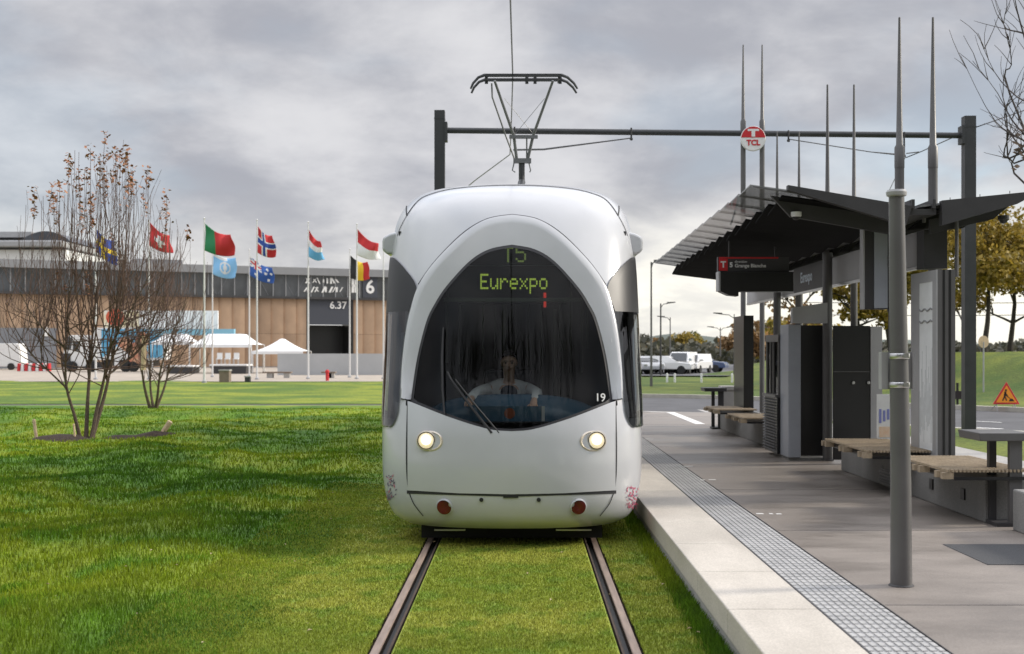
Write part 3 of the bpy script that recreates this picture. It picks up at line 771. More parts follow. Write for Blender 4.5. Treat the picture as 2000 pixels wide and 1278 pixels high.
# pantograph
YP=19.5
pan=MB()
def PW(px,py,dy=0): return W(px,py,YP)+Vector((0,dy,0))
for dy in(-.16,.16):
    pan.beam(PW(948,152,dy),PW(1095,152,dy),.05,.045)
    for s_,xs in((-1,(948,935,925,920)),(1,(1095,1108,1120,1127))):
        pan.path([PW(x,y,dy) for x,y in zip(xs,(151,156,167,178))],[.026,.022,.02,.016],8)
for x in(950,1094,1029,1045): pan.beam(PW(x,150,0),PW(x,164,0),.035,.05)
for x in(951,1091): pan.beam(PW(x,157,-.16),PW(x,157,.16),.03,.03)
pan.build('collector_head','mast',tram)
pan=MB()
K=lambda px,py,dy: PW(px,py,dy)
for a,b,c in(((966,158),(1003,255),(1009,300)),((1080,158),(1042,255),(1031,300))):
    pan.path([K(*a,0),K(*b,.45),K(*c,.6)],[.02,.024,.026],8)
pan.path([K(960,160,.1),K(961,186,.15),K(986,252,.5),K(1004,298,.62)],.013,6)
pan.beam(K(994,258,.45),K(1051,258,.45),.05,.055); pan.beam(K(1002,303,.6),K(1038,303,.6),.09,.075)
pan.path([K(1029,258,.45),K(1029,300,.6)],.012,6)
pan.path([K(985,190,.1),K(1042,252,.45)],.004,4); pan.path([K(1064,190,.1),K(1006,252,.45)],.004,4)
for x in(1004,1033): pan.path([K(x,305,.6),K(x-4 if x<1010 else x+4,322,.6),K(x+2,326,.6)],.010,6)
pan.build('upper_arm',mat('arm paint',(.16,.165,.17),.45),tram)
pan=MB(); pan.path([K(1019,305,.62),K(1019,350,.62)],.05,10); pan.path([K(1019,345,.62),(XC,18.4,3.75)],.06,10); pan.box(XC-.5,XC+.5,17.9,19.9,3.58,3.66); pan.box(XC-.45,XC+.45,18,19.7,3.45,3.58)
pan.build('lower_arm','mast',tram)

# ---------------------------------------------------------------- the driver
def skin_mesh(name,joints,edges,m,parent,root=0,sub=2):
    off=Vector(parent['_o']); me=bpy.data.meshes.new(name)
    me.from_pydata([tuple(Vector(j[0])-off) for j in joints],edges,[]); me.materials.append(M[m])
    o=bpy.data.objects.new(name,me); COL.objects.link(o); o.parent=parent; o['_o']=tuple(off)
    md=o.modifiers.new('skin','SKIN'); md.use_smooth_shade=True
    sv=me.skin_vertices[0].data
    for i,j in enumerate(joints):
        r=j[1] if isinstance(j[1],(tuple,list)) else (j[1],j[1]); sv[i].radius=r; sv[i].use_root=(i==root)
    o.modifiers.new('sub','SUBSURF').levels=sub; o.modifiers['sub'].render_levels=sub
    return o
dr=W(994,712,12.3); hx,hy,hz=dr.x,dr.y,dr.z
person=thing('person','driver in pale shirt and dark waistcoat seated at the tram controls','person',(hx,hy+.1,.88))
def P(x,y,z): return (hx+x,hy+y,hz+z)
J=[(P(0,.16,-.70),(.15,.12)),(P(0,.14,-.45),(.15,.11)),(P(0,.10,-.26),(.14,.085)),(P(0,.06,-.165),(.055,.055)),(P(0,.02,-.09),(.052,.06)),
   (P(0,-.02,-.03),(.068,.075)),(P(0,.0,.04),(.076,.092)),(P(0,.01,.10),(.055,.07)),
   (P(-.20,.10,-.25),.055),(P(-.30,-.30,-.27),.045),(P(-.36,-.72,-.33),.034),(P(-.37,-.80,-.35),(.04,.022)),
   (P(.20,.10,-.25),.055),(P(.28,-.30,-.28),.045),(P(.24,-.72,-.35),.034),(P(.24,-.80,-.37),(.04,.022)),
   (P(-.11,.05,-.74),.085),(P(-.14,-.36,-.72),.07),(P(-.14,-.42,-1.1),.05),(P(-.14,-.56,-1.16),.04),
   (P(.11,.05,-.74),.085),(P(.14,-.36,-.72),.07),(P(.14,-.42,-1.1),.05),(P(.14,-.56,-1.16),.04),
   (P(0,-.095,-.01),(.012,.014)),(P(0,-.115,-.025),(.010,.010)),(P(-.083,.02,.0),(.010,.022)),(P(.083,.02,.0),(.010,.022))]
E=[(0,1),(1,2),(2,3),(3,4),(4,5),(5,6),(6,7),(2,8),(8,9),(9,10),(10,11),(2,12),(12,13),(13,14),(14,15),(0,16),(16,17),(17,18),(18,19),(0,20),(20,21),(21,22),(22,23),(5,24),(24,25),(6,26),(6,27)]
for s_,w in((-1,11),(1,15)):           # four fingers and a thumb on each hand
    bx,by,bz=[a-b for a,b in zip(J[w][0],(hx,hy,hz))]
    for k in range(4):
        fx=bx+(-.03+.02*k); l=(.045,.055,.052,.04)[k]
        a=len(J); J.append((P(fx,by-.035,bz-.004),.0095)); J.append((P(fx,by-.035-l*.6,bz-.012),.0088)); J.append((P(fx,by-.035-l,bz-.034),.0078)); E+= [(w,a),(a,a+1),(a+1,a+2)]
    a=len(J); J.append((P(bx-s_*.045,by-.01,bz-.005),.0105)); J.append((P(bx-s_*.055,by-.05,bz-.018),.009)); E+=[(w,a),(a,a+1)]
skin_mesh('body',J,E,'skin',person,0,1)
skin_mesh('shirt',[(P(0,.15,-.60),(.17,.135)),(P(0,.13,-.42),(.17,.125)),(P(0,.09,-.235),(.20,.115)),(P(-.205,.10,-.255),.072),(P(-.30,-.30,-.27),.062),(P(-.355,-.66,-.32),.050),(P(.205,.10,-.255),.072),(P(.28,-.30,-.28),.062),(P(.245,-.66,-.34),.050),(P(0,.05,-.14),(.066,.07))],
   [(0,1),(1,2),(2,3),(3,4),(4,5),(2,6),(6,7),(7,8),(2,9)],'shirt',person,0,1)
skin_mesh('waistcoat',[(P(0,.145,-.62),(.19,.155)),(P(0,.125,-.42),(.19,.148)),(P(0,.085,-.25),(.135,.128)),(P(0,.07,-.175),(.07,.075))],[(0,1),(1,2),(2,3)],'vest',person,0,2)
skin_mesh('trousers',[(P(0,.14,-.70),(.16,.13)),(P(-.11,.05,-.74),.095),(P(-.14,-.36,-.72),.08),(P(-.14,-.42,-1.05),.065),(P(.11,.05,-.74),.095),(P(.14,-.36,-.72),.08),(P(.14,-.42,-1.05),.065)],[(0,1),(1,2),(2,3),(0,4),(4,5),(5,6)],'trouser',person,0,1)
mb=MB(); c=Vector(P(0,.02,.05))
def hairf(u,v):
    th=u*2*math.pi; ph=v*math.pi*.56; y=math.cos(th)*math.sin(ph); 
    k=1.0 if math.cos(th)<0.2 else 1.0
    zc_=math.cos(ph); 
    if y<0: ph2=ph*(0.62 if math.sin(math.pi*.5)*1 else 1); zc_=math.cos(ph2); rr=math.sin(ph2)
    else: rr=math.sin(ph)
    return c+Vector((math.sin(th)*rr*.088,math.cos(th)*rr*.108,zc_*.088))
mb.grid(hairf,24,10); mb.build('hair','hair',person,smooth=True,angle=180)
for s_ in(-1,1):
    mb=MB(); mb.lathe(P(s_*.031,-.088,.015),(0,-1,0),[(.009,-.004),(.007,.003),(0,.004)],10); mb.build('eye','hair',person,smooth=True)
    mb=MB(); mb.beam(P(s_*.016,-.092,.034),P(s_*.048,-.084,.034),.010,.007); mb.build('eyebrow','hair',person)
mb=MB(); mb.beam(P(-.022,-.088,-.055),P(.022,-.088,-.055),.010,.008); mb.build('mouth',mat('lips',(.30,.11,.09),.5),person)
# ================================================================ THE PLATFORM
PZ=0.263
def concrete(name,c1,c2,rough,streak,joint=0.0,spec=None):
    m=bpy.data.materials.new(name); Nn,Ll=nodes(m); b=Nn['Principled BSDF']; b.inputs['Roughness'].default_value=rough
    g=Nn.new('ShaderNodeNewGeometry')
    mp=Nn.new('ShaderNodeMapping'); mp.inputs['Scale'].default_value=streak; Ll.new(g.outputs['Position'],mp.inputs[0])
    n=Nn.new('ShaderNodeTexNoise'); n.inputs['Scale'].default_value=1.0; n.inputs['Detail'].default_value=8; n.inputs['Roughness'].default_value=.62; Ll.new(mp.outputs[0],n.inputs['Vector'])
    r=Nn.new('ShaderNodeValToRGB'); r.color_ramp.elements[0].position=.36; r.color_ramp.elements[1].position=.64
    r.color_ramp.elements[0].color=(*c1,1); r.color_ramp.elements[1].color=(*c2,1); Ll.new(n.outputs['Fac'],r.inputs[0])
    n2=Nn.new('ShaderNodeTexNoise'); n2.inputs['Scale'].default_value=90; n2.inputs['Detail'].default_value=3; Ll.new(g.outputs['Position'],n2.inputs['Vector'])
    hv=Nn.new('ShaderNodeHueSaturation'); Ll.new(r.outputs[0],hv.inputs['Color'])
    mr=Nn.new('ShaderNodeMapRange'); mr.inputs[1].default_value=.3; mr.inputs[2].default_value=.7; mr.inputs[3].default_value=.85; mr.inputs[4].default_value=1.15; Ll.new(n2.outputs['Fac'],mr.inputs[0]); Ll.new(mr.outputs[0],hv.inputs['Value'])
    vo=Nn.new('ShaderNodeTexVoronoi'); vo.inputs['Scale'].default_value=2.6; Ll.new(g.outputs['Position'],vo.inputs['Vector'])
    vn_=Nn.new('ShaderNodeTexNoise'); vn_.inputs['Scale'].default_value=1.3; Ll.new(g.outputs['Position'],vn_.inputs['Vector'])
    th=Nn.new('ShaderNodeMapRange'); th.inputs[1].default_value=.45; th.inputs[2].default_value=.7; th.inputs[3].default_value=0.0; th.inputs[4].default_value=.11; Ll.new(vn_.outputs['Fac'],th.inputs[0])
    lt=Nn.new('ShaderNodeMath'); lt.operation='LESS_THAN'; Ll.new(vo.outputs['Distance'],lt.inputs[0]); Ll.new(th.outputs[0],lt.inputs[1])
    dk=Nn.new('ShaderNodeMix'); dk.data_type='RGBA'; dk.blend_type='MULTIPLY'; Ll.new(lt.outputs[0],dk.inputs[0]); Ll.new(hv.outputs[0],dk.inputs[6]); dk.inputs[7].default_value=(.72,.72,.72,1)
    Ll.new(dk.outputs[2],b.inputs['Base Color'])
    r2=Nn.new('ShaderNodeMapRange'); r2.inputs[1].default_value=.35; r2.inputs[2].default_value=.65; r2.inputs[3].default_value=rough-.16; r2.inputs[4].default_value=min(1,rough+.12); Ll.new(n.outputs['Fac'],r2.inputs[0]); Ll.new(r2.outputs[0],b.inputs['Roughness'])
    bp=Nn.new('ShaderNodeBump'); bp.inputs['Strength'].default_value=.12; bp.inputs['Distance'].default_value=.01; Ll.new(n2.outputs['Fac'],bp.inputs['Height']); Ll.new(bp.outputs[0],b.inputs['Normal'])
    return m
M['edge_stone']=concrete('platform edge stone',(0.43,0.395,0.345),(0.53,0.49,0.435),.75,(2.2,0.9,2.2))
M['platform']=concrete('platform concrete',(0.172,0.150,0.132),(0.262,0.230,0.203),.50,(0.6,1.5,1))
M['tactile']=mat('tactile paving',(0.44,0.435,0.43),.65,col2=(0.34,0.338,0.335),var=.08,scale=5)
M['concrete']=concrete('bench wall concrete',(0.17,0.17,0.165),(0.25,0.245,0.235),.8,(1.6,1.6,.6))
M['concrete_l']=concrete('pale concrete',(0.30,0.29,0.28),(0.40,0.385,0.36),.8,(1.2,1.2,1.2))
M['mat_dark']=mat('dark drain mat',(0.05,0.052,0.056),.7,var=.25,scale=60,bump=.5,bscale=120)
# kerb-like edge slabs, one metre each, with open joints
mb=MB(); y=1.0
while y<30:
    mb.box(1.17,1.686,y+.004,y+1.196,0.10,PZ); y+=1.2
struct(mb.build('platform_edge','edge_stone',bevel=.008))
M['edge_face']=concrete('platform edge wall',(0.30,0.295,0.28),(0.38,0.37,0.35),.85,(1.5,1.5,1.5))
mb=MB(); mb.box(1.182,1.67,1,30.2,-.3,PZ-.012); struct(mb.build('platform_wall','edge_face'))
mb=MB(); mb.box(2.083,4.9,1,30.2,-.3,PZ); struct(mb.build('platform_floor','platform'))
mb=MB(); mb.add([(1.17,30.2,PZ),(4.9,30.2,PZ),(4.9,36.2,-.015),(1.17,38.3,-.015)],[(0,1,2,3)]); struct(mb.build('platform_ramp','platform'))
mb=MB(); mb.add([(3.2,26.5,PZ+.004),(3.45,26.5,PZ+.004),(3.0,33.2,PZ*.5+.01),(2.7,33.2,PZ*.5+.01)],[(0,1,2,3)]); 
mb=MB(); mb.box(3.55,3.75,25.2,30.2,PZ,PZ+.004); mb.add([(3.55,30.2,PZ+.004),(3.75,30.2,PZ+.004),(3.55,35,.06),(3.3,35,.06)],[(0,1,2,3)]); struct(mb.build('white_line','mark'))
# tactile strip: ribs along the platform
mb=MB(); mb.box(1.690,2.079,1,30.2,-.2,PZ-.006)
k=0
for i in range(9):
    x=1.708+.0438*i; y=4.9
    while y<22:
        L_=.10; mb.box(x-.0125,x+.0125,y+.010,y+L_-.010,PZ-.006,PZ+.002); y+=L_
    mb.box(x-.0125,x+.0125,22.0,30,PZ-.006,PZ+.002)
struct(mb.build('tactile_strip','tactile'))
mb=MB()
for x0,x1 in((2.083,2.09),(1.682,1.690)): mb.box(x0,x1,1,30.2,PZ-.02,PZ+.0005)
struct(mb.build('tactile_joint','gap'))
sheet('pavement','concrete_l',[(4.9,3),(7.35,3),(7.35,24),(6.6,31.2),(4.9,34.5)],0.14)
sheet('verge','bank',[(7.35,3),(70,3),(70,-6),(30,9.7),(16,19.2),(10.1,25.6),(8.0,28.6),(7.0,30.2),(7.35,24)],0.09)
# white dashes on the platform
mb=MB()
for px,py,w in((1391,937.5,14),(1345,911.5,18),(1372,938,8),(1484,1004,14),(1506,1004,7),(1521,1004.5,10),(1268,858,16)):
    Y=(H-PZ)*F/(py-CY); x=(px-CX)/F*Y; hw=w/2/F*Y; mb.box(x-hw,x+hw,Y-.025,Y+.025,PZ,PZ+.0035)
struct(mb.build('platform_marking','mark'))
mb=MB()
for k in range(9): mb.box(2.095,4.88,4.1+3.0*k,4.108+3.0*k,PZ,PZ+.0012)
struct(mb.build('floor_joint','gap'))
gr=MB(); gr.box(3.20,4.6,8.45,9.35,PZ,PZ+.004); 
dm=gr.build('drain_mat','mat_dark'); tag(dm,'dark textured mat let into the platform floor in the foreground','floor mat')

# ---------------------------------------------------------------- low walls
def wall(x0,x1,y0,y1,h,label,cat='low wall'):
    mb=MB(); mb.box(x0,x1,y0,y1,PZ,PZ+h); o=mb.build('low_wall','concrete',bevel=.012); tag(o,label,cat,'concrete bench walls'); return o
wall(3.97,4.5,10.55,15.3,.375,'long low grey concrete wall under the two nearer slatted benches')
wall(4.03,4.62,8.1,10.1,.34,'short concrete wall block cut by the frame beside the near leaning rail')
wall(3.80,4.4,18.9,23.9,.36,'low grey concrete wall under the far benches beyond the ticket kiosk')
for y,z,lab in((11.05,.19,'small dark socket in the wall under the nearest bench'),(11.9,.19,'small dark socket in the wall further along the nearest bench')):
    mb=MB(); mb.box(3.955,3.969,y-.045,y+.045,PZ+z-.05,PZ+z+.05); tag(mb.build('wall_socket','black'),lab,'wall socket','sockets in the bench wall')
mb=MB(); mb.box(3.956,3.969,12.95,13.6,PZ+.04,PZ+.19); vg=mb.build('vent_grille','black'); tag(vg,'dark slatted vent grille low in the bench wall','vent grille')
for k in range(4):
    mb=MB(); mb.box(3.945,3.956,12.96,13.59,PZ+.055+.034*k,PZ+.069+.034*k); mb.build('slat','grey_paint',vg)

# ---------------------------------------------------------------- slatted benches
def bench(loc,label,ln=1.5,depth=.72):
    t=thing('slatted_bench',label,'bench',loc,'slatted timber benches'); x,y,z=loc
    mb=MB(); n=22
    for i in range(n):
        xx=x+.02+i*(depth-.04)/(n-1); mb.box(xx-.008,xx+.008,y,y+ln,z+.010,z+.032)
    mb.build('seat','wood',t)
    for yy in(.04,.20,ln*.5-.08,ln*.5+.08,ln-.20,ln-.04):
        mb=MB(); mb.box(x-.03,x+.06,y+yy-.033,y+yy+.033,z-.048,z+.008); mb.build('crossbeam','wood',t)
    mb=MB(); mb.box(x+.06,x+depth,y+.0,y+ln,z-.056,z-.028); mb.build('seat_frame','black',t)
    mb=MB(); 
    for yy in(.35,ln-.35): mb.box(x+depth*.55,x+depth*.75,y+yy-.05,y+yy+.05,PZ+.36,z-.055)
    mb.build('bracket','grey_dark',t)
bench((3.56,10.30,.71),'nearest slatted timber bench, behind the leaning rail',1.45)
bench((3.46,12.35,.71),'slatted timber bench between the ticket kiosk and the poster case',1.75)
bench((3.37,18.75,.70),'slatted timber bench just beyond the ticket kiosk, half hidden by its louvres',1.5)
bench((3.42,21.6,.70),'farthest slatted timber bench, beside the dark far leaning rail',1.4)
# ---------------------------------------------------------------- leaning rails
def perch(loc,label,m):
    t=thing('leaning_rail',label,'leaning rail',loc,'leaning rails'); x,y,z=loc
    mb=MB(); mb.prism([(x-.20,y-.05,z+.72),(x+.22,y-.05,z+.72),(x+.225,y-.05,z+.79),(x-.215,y-.05,z+.79)],(0,.5,0)); mb.build('rail_top',m,t,bevel=.008)
    mb=MB(); mb.box(x-.03,x+.03,y+.20,y+.26,z,z+.72); mb.build('post','grey_dark',t)
    mb=MB(); mb.box(x+.065,x+.17,y+.0,y+.05,z,z+.72); mb.build('post',m,t)
    mb=MB(); mb.box(x-.05,x+.19,y-.02,y+.30,z,z+.03); mb.build('base_plate','grey_dark',t)
perch((4.03,10.32,PZ),'grey leaning rail on two posts in front of the nearest bench','grey_paint')
perch((3.70,23.6,PZ),'dark leaning rail at the far end of the platform','grey_dark')
mb=MB(); mb.box(3.98,4.30,24.4,24.8,PZ,PZ+.72); mb.box(3.96,4.32,24.38,24.82,PZ+.72,PZ+.80); tag(mb.build('litter_bin','concrete_l',bevel=.01),'squat pale concrete bin beside the far leaning rail','bin')

# ---------------------------------------------------------------- masts through the shelter
def mast(x,y,top,sleeve,label,group,r=.046):
    t=thing('tapered_mast',label,'mast',(x,y,PZ),group)
    mb=MB(); mb.lathe((x,y,PZ),(0,0,1),[(.085,0),(.085,.02),(r,.02),(r,sleeve-PZ)],16); mb.build('post','grey_paint',t,smooth=True,angle=40)
    mb=MB(); mb.lathe((x,y,sleeve),(0,0,1),[(r+.004,-.22),(r+.004,0),(min(.037,r*.74),.03),(.012,top-sleeve),(0,top-sleeve+.01)],14); mb.build('spike','grey_paint',t,smooth=True,angle=40)
G_='tapered masts standing in pairs through the shelter roof'
mast(4.092,13.33,5.36,3.95,'tallest looking mast of the nearest pair, just behind the capped post',G_,.050)
mast(4.455,13.33,5.36,3.95,'mast of the nearest pair that rises from the poster case',G_,.050)
mast(4.14,16.67,5.36,3.22,'mast beside the black ticket kiosk panel, in the second pair',G_,.066)
mast(4.50,16.67,5.36,3.22,'right mast of the second pair, seen in front of the dark windbreak',G_)
mast(4.19,20.2,5.36,3.22,'left thin mast of the third pair, between sign disc and second pair',G_,.062)
mast(4.55,20.2,5.36,3.22,'right thin mast of the third pair, between sign disc and second pair',G_,.062)
mast(4.315,24.0,7.74,6.25,'tall far mast at the left edge of the round sign',G_,.05)
mast(4.685,24.0,7.74,6.25,'tall far mast at the right edge of the round sign',G_,.05)
# round stop sign
c=W(1471,271,23.9); t=thing('stop_sign','round red and white stop sign fixed between the two tall far masts','sign',tuple(c))
mb=MB(); mb.lathe(c,(0,-1,0),[(0,-.03),(.245,-.03),(.245,.0),(.23,.012),(0,.012)],40); mb.build('sign_disc','white',t)
mb=MB(); seg=[(.235*math.cos(a),.235*math.sin(a)) for a in [math.asin(.02/.235)+ (math.pi-2*math.asin(.02/.235))*i/24 for i in range(25)]]
mb.prism([(c.x+x,c.y-.014,c.z+z) for x,z in seg],(0,-.004,0)); mb.build('upper_half','red',t)
mb=MB(); mb.box(c.x-.11,c.x+.11,c.y-.022,c.y-.018,c.z+.145,c.z+.185); mb.box(c.x-.035,c.x+.035,c.y-.022,c.y-.018,c.z+.035,c.z+.145); mb.build('letter_t','white',t)
mb=MB(); text_mesh(mb,'TCL',(c.x,c.y-.016,c.z-.085),(1,0,0),(0,0,1),.145,.006,bold=.006); mb.build('sign_text','red',t)

# ---------------------------------------------------------------- shelter roof
roof=thing('shelter_roof','dark butterfly shelter roof with louvred underside and smoked glass edge','roof',(3.95,17.3,3.2))
XL,ZL,XV,ZV,XR,ZR=2.32,3.40,3.95,3.17,5.12,3.30
def zl(x): return ZL+(ZV-ZL)*(x-XL)/(XV-XL)
def xl(y): return 2.29+(y-12.35)*.0135
Y0r,Y1r,NB=12.35,22.5,14; st=(Y1r-Y0r)/NB
for i in range(NB):
    y=Y0r+i*st
    mb=MB(); x0,x1,xb=xl(y),2.98,xl(y+st); g_=.004
    mb.add([(x0,y+g_,zl(x0)),(x1,y+g_,zl(x1)),(x1,y+st-g_,zl(x1)-.02),(xb,y+st-g_,zl(xb)-.02),(x0,y+g_,zl(x0)+.012),(x1,y+g_,zl(x1)+.012),(x1,y+st-g_,zl(x1)-.008),(xb,y+st-g_,zl(xb)-.008)],[(0,3,2,1),(4,5,6,7),(0,1,5,4),(1,2,6,5),(2,3,7,6),(3,0,4,7)])
    mb.build('glass_pane','roofglass',roof)
for i in range(NB+1):
    y=Y0r+i*st; mb=MB(); mb.beam((xl(y)+.03,y,zl(xl(y))-.012),(2.98,y,zl(2.98)-.012),.008,.014); mb.build('glazing_bar','grey_paint',roof)
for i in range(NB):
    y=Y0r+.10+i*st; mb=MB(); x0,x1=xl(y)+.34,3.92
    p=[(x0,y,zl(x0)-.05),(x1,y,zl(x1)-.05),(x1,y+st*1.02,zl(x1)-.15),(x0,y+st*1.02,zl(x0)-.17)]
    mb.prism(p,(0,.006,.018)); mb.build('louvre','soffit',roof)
mb=MB(); mb.prism([(2.95,Y0r+.05,zl(2.95)+.012),(XV,Y0r+.05,ZV+.012),(XV,Y1r,ZV+.012),(2.95,Y1r,zl(2.95)+.012)],(0,0,.02)); mb.build('roof_sheet','deck_roof',roof)
mb=MB()   # tapered near-edge beams of both wings
mb.prism([(2.66,Y0r-.06,zl(2.66)+.05),(2.66,Y0r-.06,zl(2.66)+.0),(3.84,Y0r-.06,ZV-.17),(3.90,Y0r-.06,ZV+.02)],(0,.09,0))
mb.prism([(2.55,Y0r+.25,zl(2.55)-.03),(2.75,Y0r+.25,zl(2.75)-.22),(3.84,Y0r+.25,ZV-.24),(3.9,Y0r+.25,ZV-.1)],(0,.05,0))
mb.build('edge_beam','grey_dark',roof)
zr=lambda x: ZV+(ZR-ZV)*(x-XV)/(XR-XV)
mb=MB()
mb.prism([(4.20,Y0r-.06,zr(4.2)+.05),(4.20,Y0r-.06,zr(4.2)-.20),(4.95,Y0r-.06,zr(4.95)-.07),(XR,Y0r-.06,zr(XR)-.0),(XR,Y0r-.06,zr(XR)+.04)],(0,.09,0))
mb.prism([(4.20,Y0r+.3,zr(4.2)-.1),(4.20,Y0r+.3,zr(4.2)-.25),(4.85,Y0r+.3,zr(4.85)-.17),(XR-.1,Y0r+.3,zr(XR)-.06)],(0,.05,0))
mb.build('edge_beam','grey_dark',roof)
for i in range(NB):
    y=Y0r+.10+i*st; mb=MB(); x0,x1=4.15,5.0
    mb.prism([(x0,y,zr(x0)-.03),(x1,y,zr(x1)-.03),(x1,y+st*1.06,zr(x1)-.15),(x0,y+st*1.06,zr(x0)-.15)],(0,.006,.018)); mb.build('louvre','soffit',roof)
mb=MB(); mb.prism([(4.0,Y0r,zr(4.0)+.012),(XR,Y0r,ZR+.012),(XR,Y1r,ZR+.012),(4.0,Y1r,zr(4.0)+.012)],(0,0,.02)); mb.build('roof_sheet','deck_roof',roof)
mb=MB(); mb.box(3.88,4.16,Y0r,Y1r,ZV-.06,ZV+.0); mb.box(3.9,3.93,Y0r-.05,Y1r,ZV,ZV+.09); mb.box(4.11,4.14,Y0r-.05,Y1r,ZV,ZV+.09); mb.build('gutter','grey_dark',roof)
for x in(3.9,4.3,4.6,4.9):
    mb=MB(); mb.path([(x,Y0r,zr(x)+.05 if x>4 else zl(x)+.05),(x,Y0r,(zr(x) if x>4 else zl(x))+.075)],.004,5); mb.build('bird_spike','grey_dark',roof)
for px,py,Y,lab in((1555,424,12.6,'small dome camera under the left wing of the shelter roof'),(1960,431,12.5,'small round downlight under the right wing of the shelter roof')):
    c=W(px,py,Y); t=thing('dome_camera' if px<1900 else 'downlight',lab,'camera' if px<1900 else 'lamp',tuple(c))
    mb=MB(); mb.lathe(c,(0,0,-1),[(0,-.05),(.055,-.05),(.055,-.012),(.045,0)],16); mb.build('housing','white' if px<1900 else 'grey_dark',t)
    mb=MB(); mb.lathe(c,(0,0,-1),[(.042,0),(.032,.022),(0,.035)],16); mb.build('dome','black',t,smooth=True,angle=180)
# sign beam running under the roof
bm_=thing('sign_beam','long grey sign beam slung under the shelter roof between the masts','beam',(4.3,17,2.6))
mb=MB(); mb.box(4.28,4.33,13.0,23.4,2.665,3.035); mb.build('fascia','grey_light',bm_)
mb=MB(); mb.box(4.28,4.325,13.0,23.4,2.63,2.662); mb.box(4.265,4.28,13.0,23.4,2.645,2.657); mb.build('lower_rail','steel',bm_)
mb=MB(); mb.box(4.17,4.41,12.75,12.99,2.60,3.0); mb.build('cable_box','grey_dark',bm_)
mb=MB(); mb.box(4.265,4.278,17.4,19.3,2.66,3.04); np_=mb.build('name_panel','grey_dark',bm_)
mb=MB(); text_mesh(mb,'Eurexpo',(4.263,18.45,2.86),(0,-1,0),(0,0,1),.22,.004,bold=.004); mb.build('panel_text',mat('pale blue lettering',(.62,.70,.78),.5),np_)
mb=MB(); mb.path([(4.12,12.6,3.06),(4.12,12.6,3.14),(4.16,12.6,3.17),(4.38,12.6,3.17),(4.44,12.6,3.14),(4.455,12.6,3.06),(4.455,12.6,2.5)],.02,8); mb.build('conduit','grey_paint',bm_,smooth=True)
# hanging information sign
hs=thing('hanging_sign','hanging direction sign with red square over a black display, under the roof','sign',(3.0,16.0,2.5))
Yh=16.0
def hz(px): return (px-CX)/F*Yh
def vz(py): return H-(py-CY)/F*Yh
mb=MB(); mb.box(hz(1402),hz(1541),Yh,Yh+.08,vz(531),vz(502)); mb.build('sign_panel','grey_dark',hs)
mb=MB(); mb.box(hz(1404),hz(1421),Yh-.005,Yh,vz(529),vz(506)); mb.box(hz(1404),hz(1520),Yh-.005,Yh,vz(505.5),vz(502.5)); mb.build('red_square','red',hs)
mb=MB(); text_mesh(mb,'T',(hz(1412.5),Yh-.008,vz(517.5)),(1,0,0),(0,0,1),.11,.004,bold=.004); mb.build('letter_t','white',hs); mb=MB(); text_mesh(mb,'5',(hz(1428),Yh-.003,vz(518)),(1,0,0),(0,0,1),.085,.004,bold=.004); mb.build('number','white',hs); mb=MB()
text_mesh(mb,'Grange Blanche',(hz(1465.5),Yh-.003,vz(519.5)),(1,0,0),(0,0,1),.064,.004,bold=.0015); text_mesh(mb,'direction',(hz(1447),Yh-.003,vz(511.5)),(1,0,0),(0,0,1),.045,.004); mb.build('sign_text','white',hs)
mb=MB(); mb.box(hz(1406),hz(1548),Yh-.06,Yh+.16,vz(570),vz(532)); mb.prism([(hz(1406),Yh-.06,vz(570)),(hz(1441),Yh-.06,vz(570)),(hz(1441),Yh-.06,vz(579)),(hz(1422),Yh-.06,vz(577))],(0,.22,0)); mb.build('display_box','black',hs)
for px in(1425,1515):
    mb=MB(); mb.path([(hz(px),Yh+.04,vz(503)),(hz(px),Yh+.04,3.25)],.012,6); mb.build('hanger_rod','grey_dark',hs)
mb=MB(); mb.box(hz(1402),hz(1405.6),Yh-.06,Yh+.16,vz(569),vz(531)); mb.build('end_cap','grey_light',hs)
# sign case hanging beside the near mast
cs=thing('hanging_case','tall grey back of a sign case hung beside the nearest mast','sign case',(3.75,12.9,2.18))
Yc=12.95
def q(px,py): return W(px,py,Yc)
a,b=q(1689,604),q(1738,420)
mb=MB(); mb.box(a.x,b.x,Yc,Yc+.14,a.z,b.z); mb.build('case_frame','grey_dark',cs,bevel=.006)
mb=MB(); mb.box(q(1707,0).x,q(1733,0).x,Yc-.012,Yc,a.z+.01,b.z-.03); mb.build('case_panel','kiosk',cs)
mb=MB(); mb.box(q(1686.5,0).x,q(1689,0).x,Yc,Yc+.14,a.z,b.z); mb.build('light_edge','grey_light',cs)
for py in(440,505,518,606): mb=MB(); p=q(1735,py); mb.box(p.x-.01,p.x+.035,Yc-.03,Yc,p.z-.015,p.z+.015); mb.build('hinge','black',cs)
mb=MB(); p0,p1=q(1738,690),q(1738,600); mb.box(p0.x-.012,p0.x+.02,Yc,Yc+.02,p0.z,p1.z); mb.build('cable','black',cs)

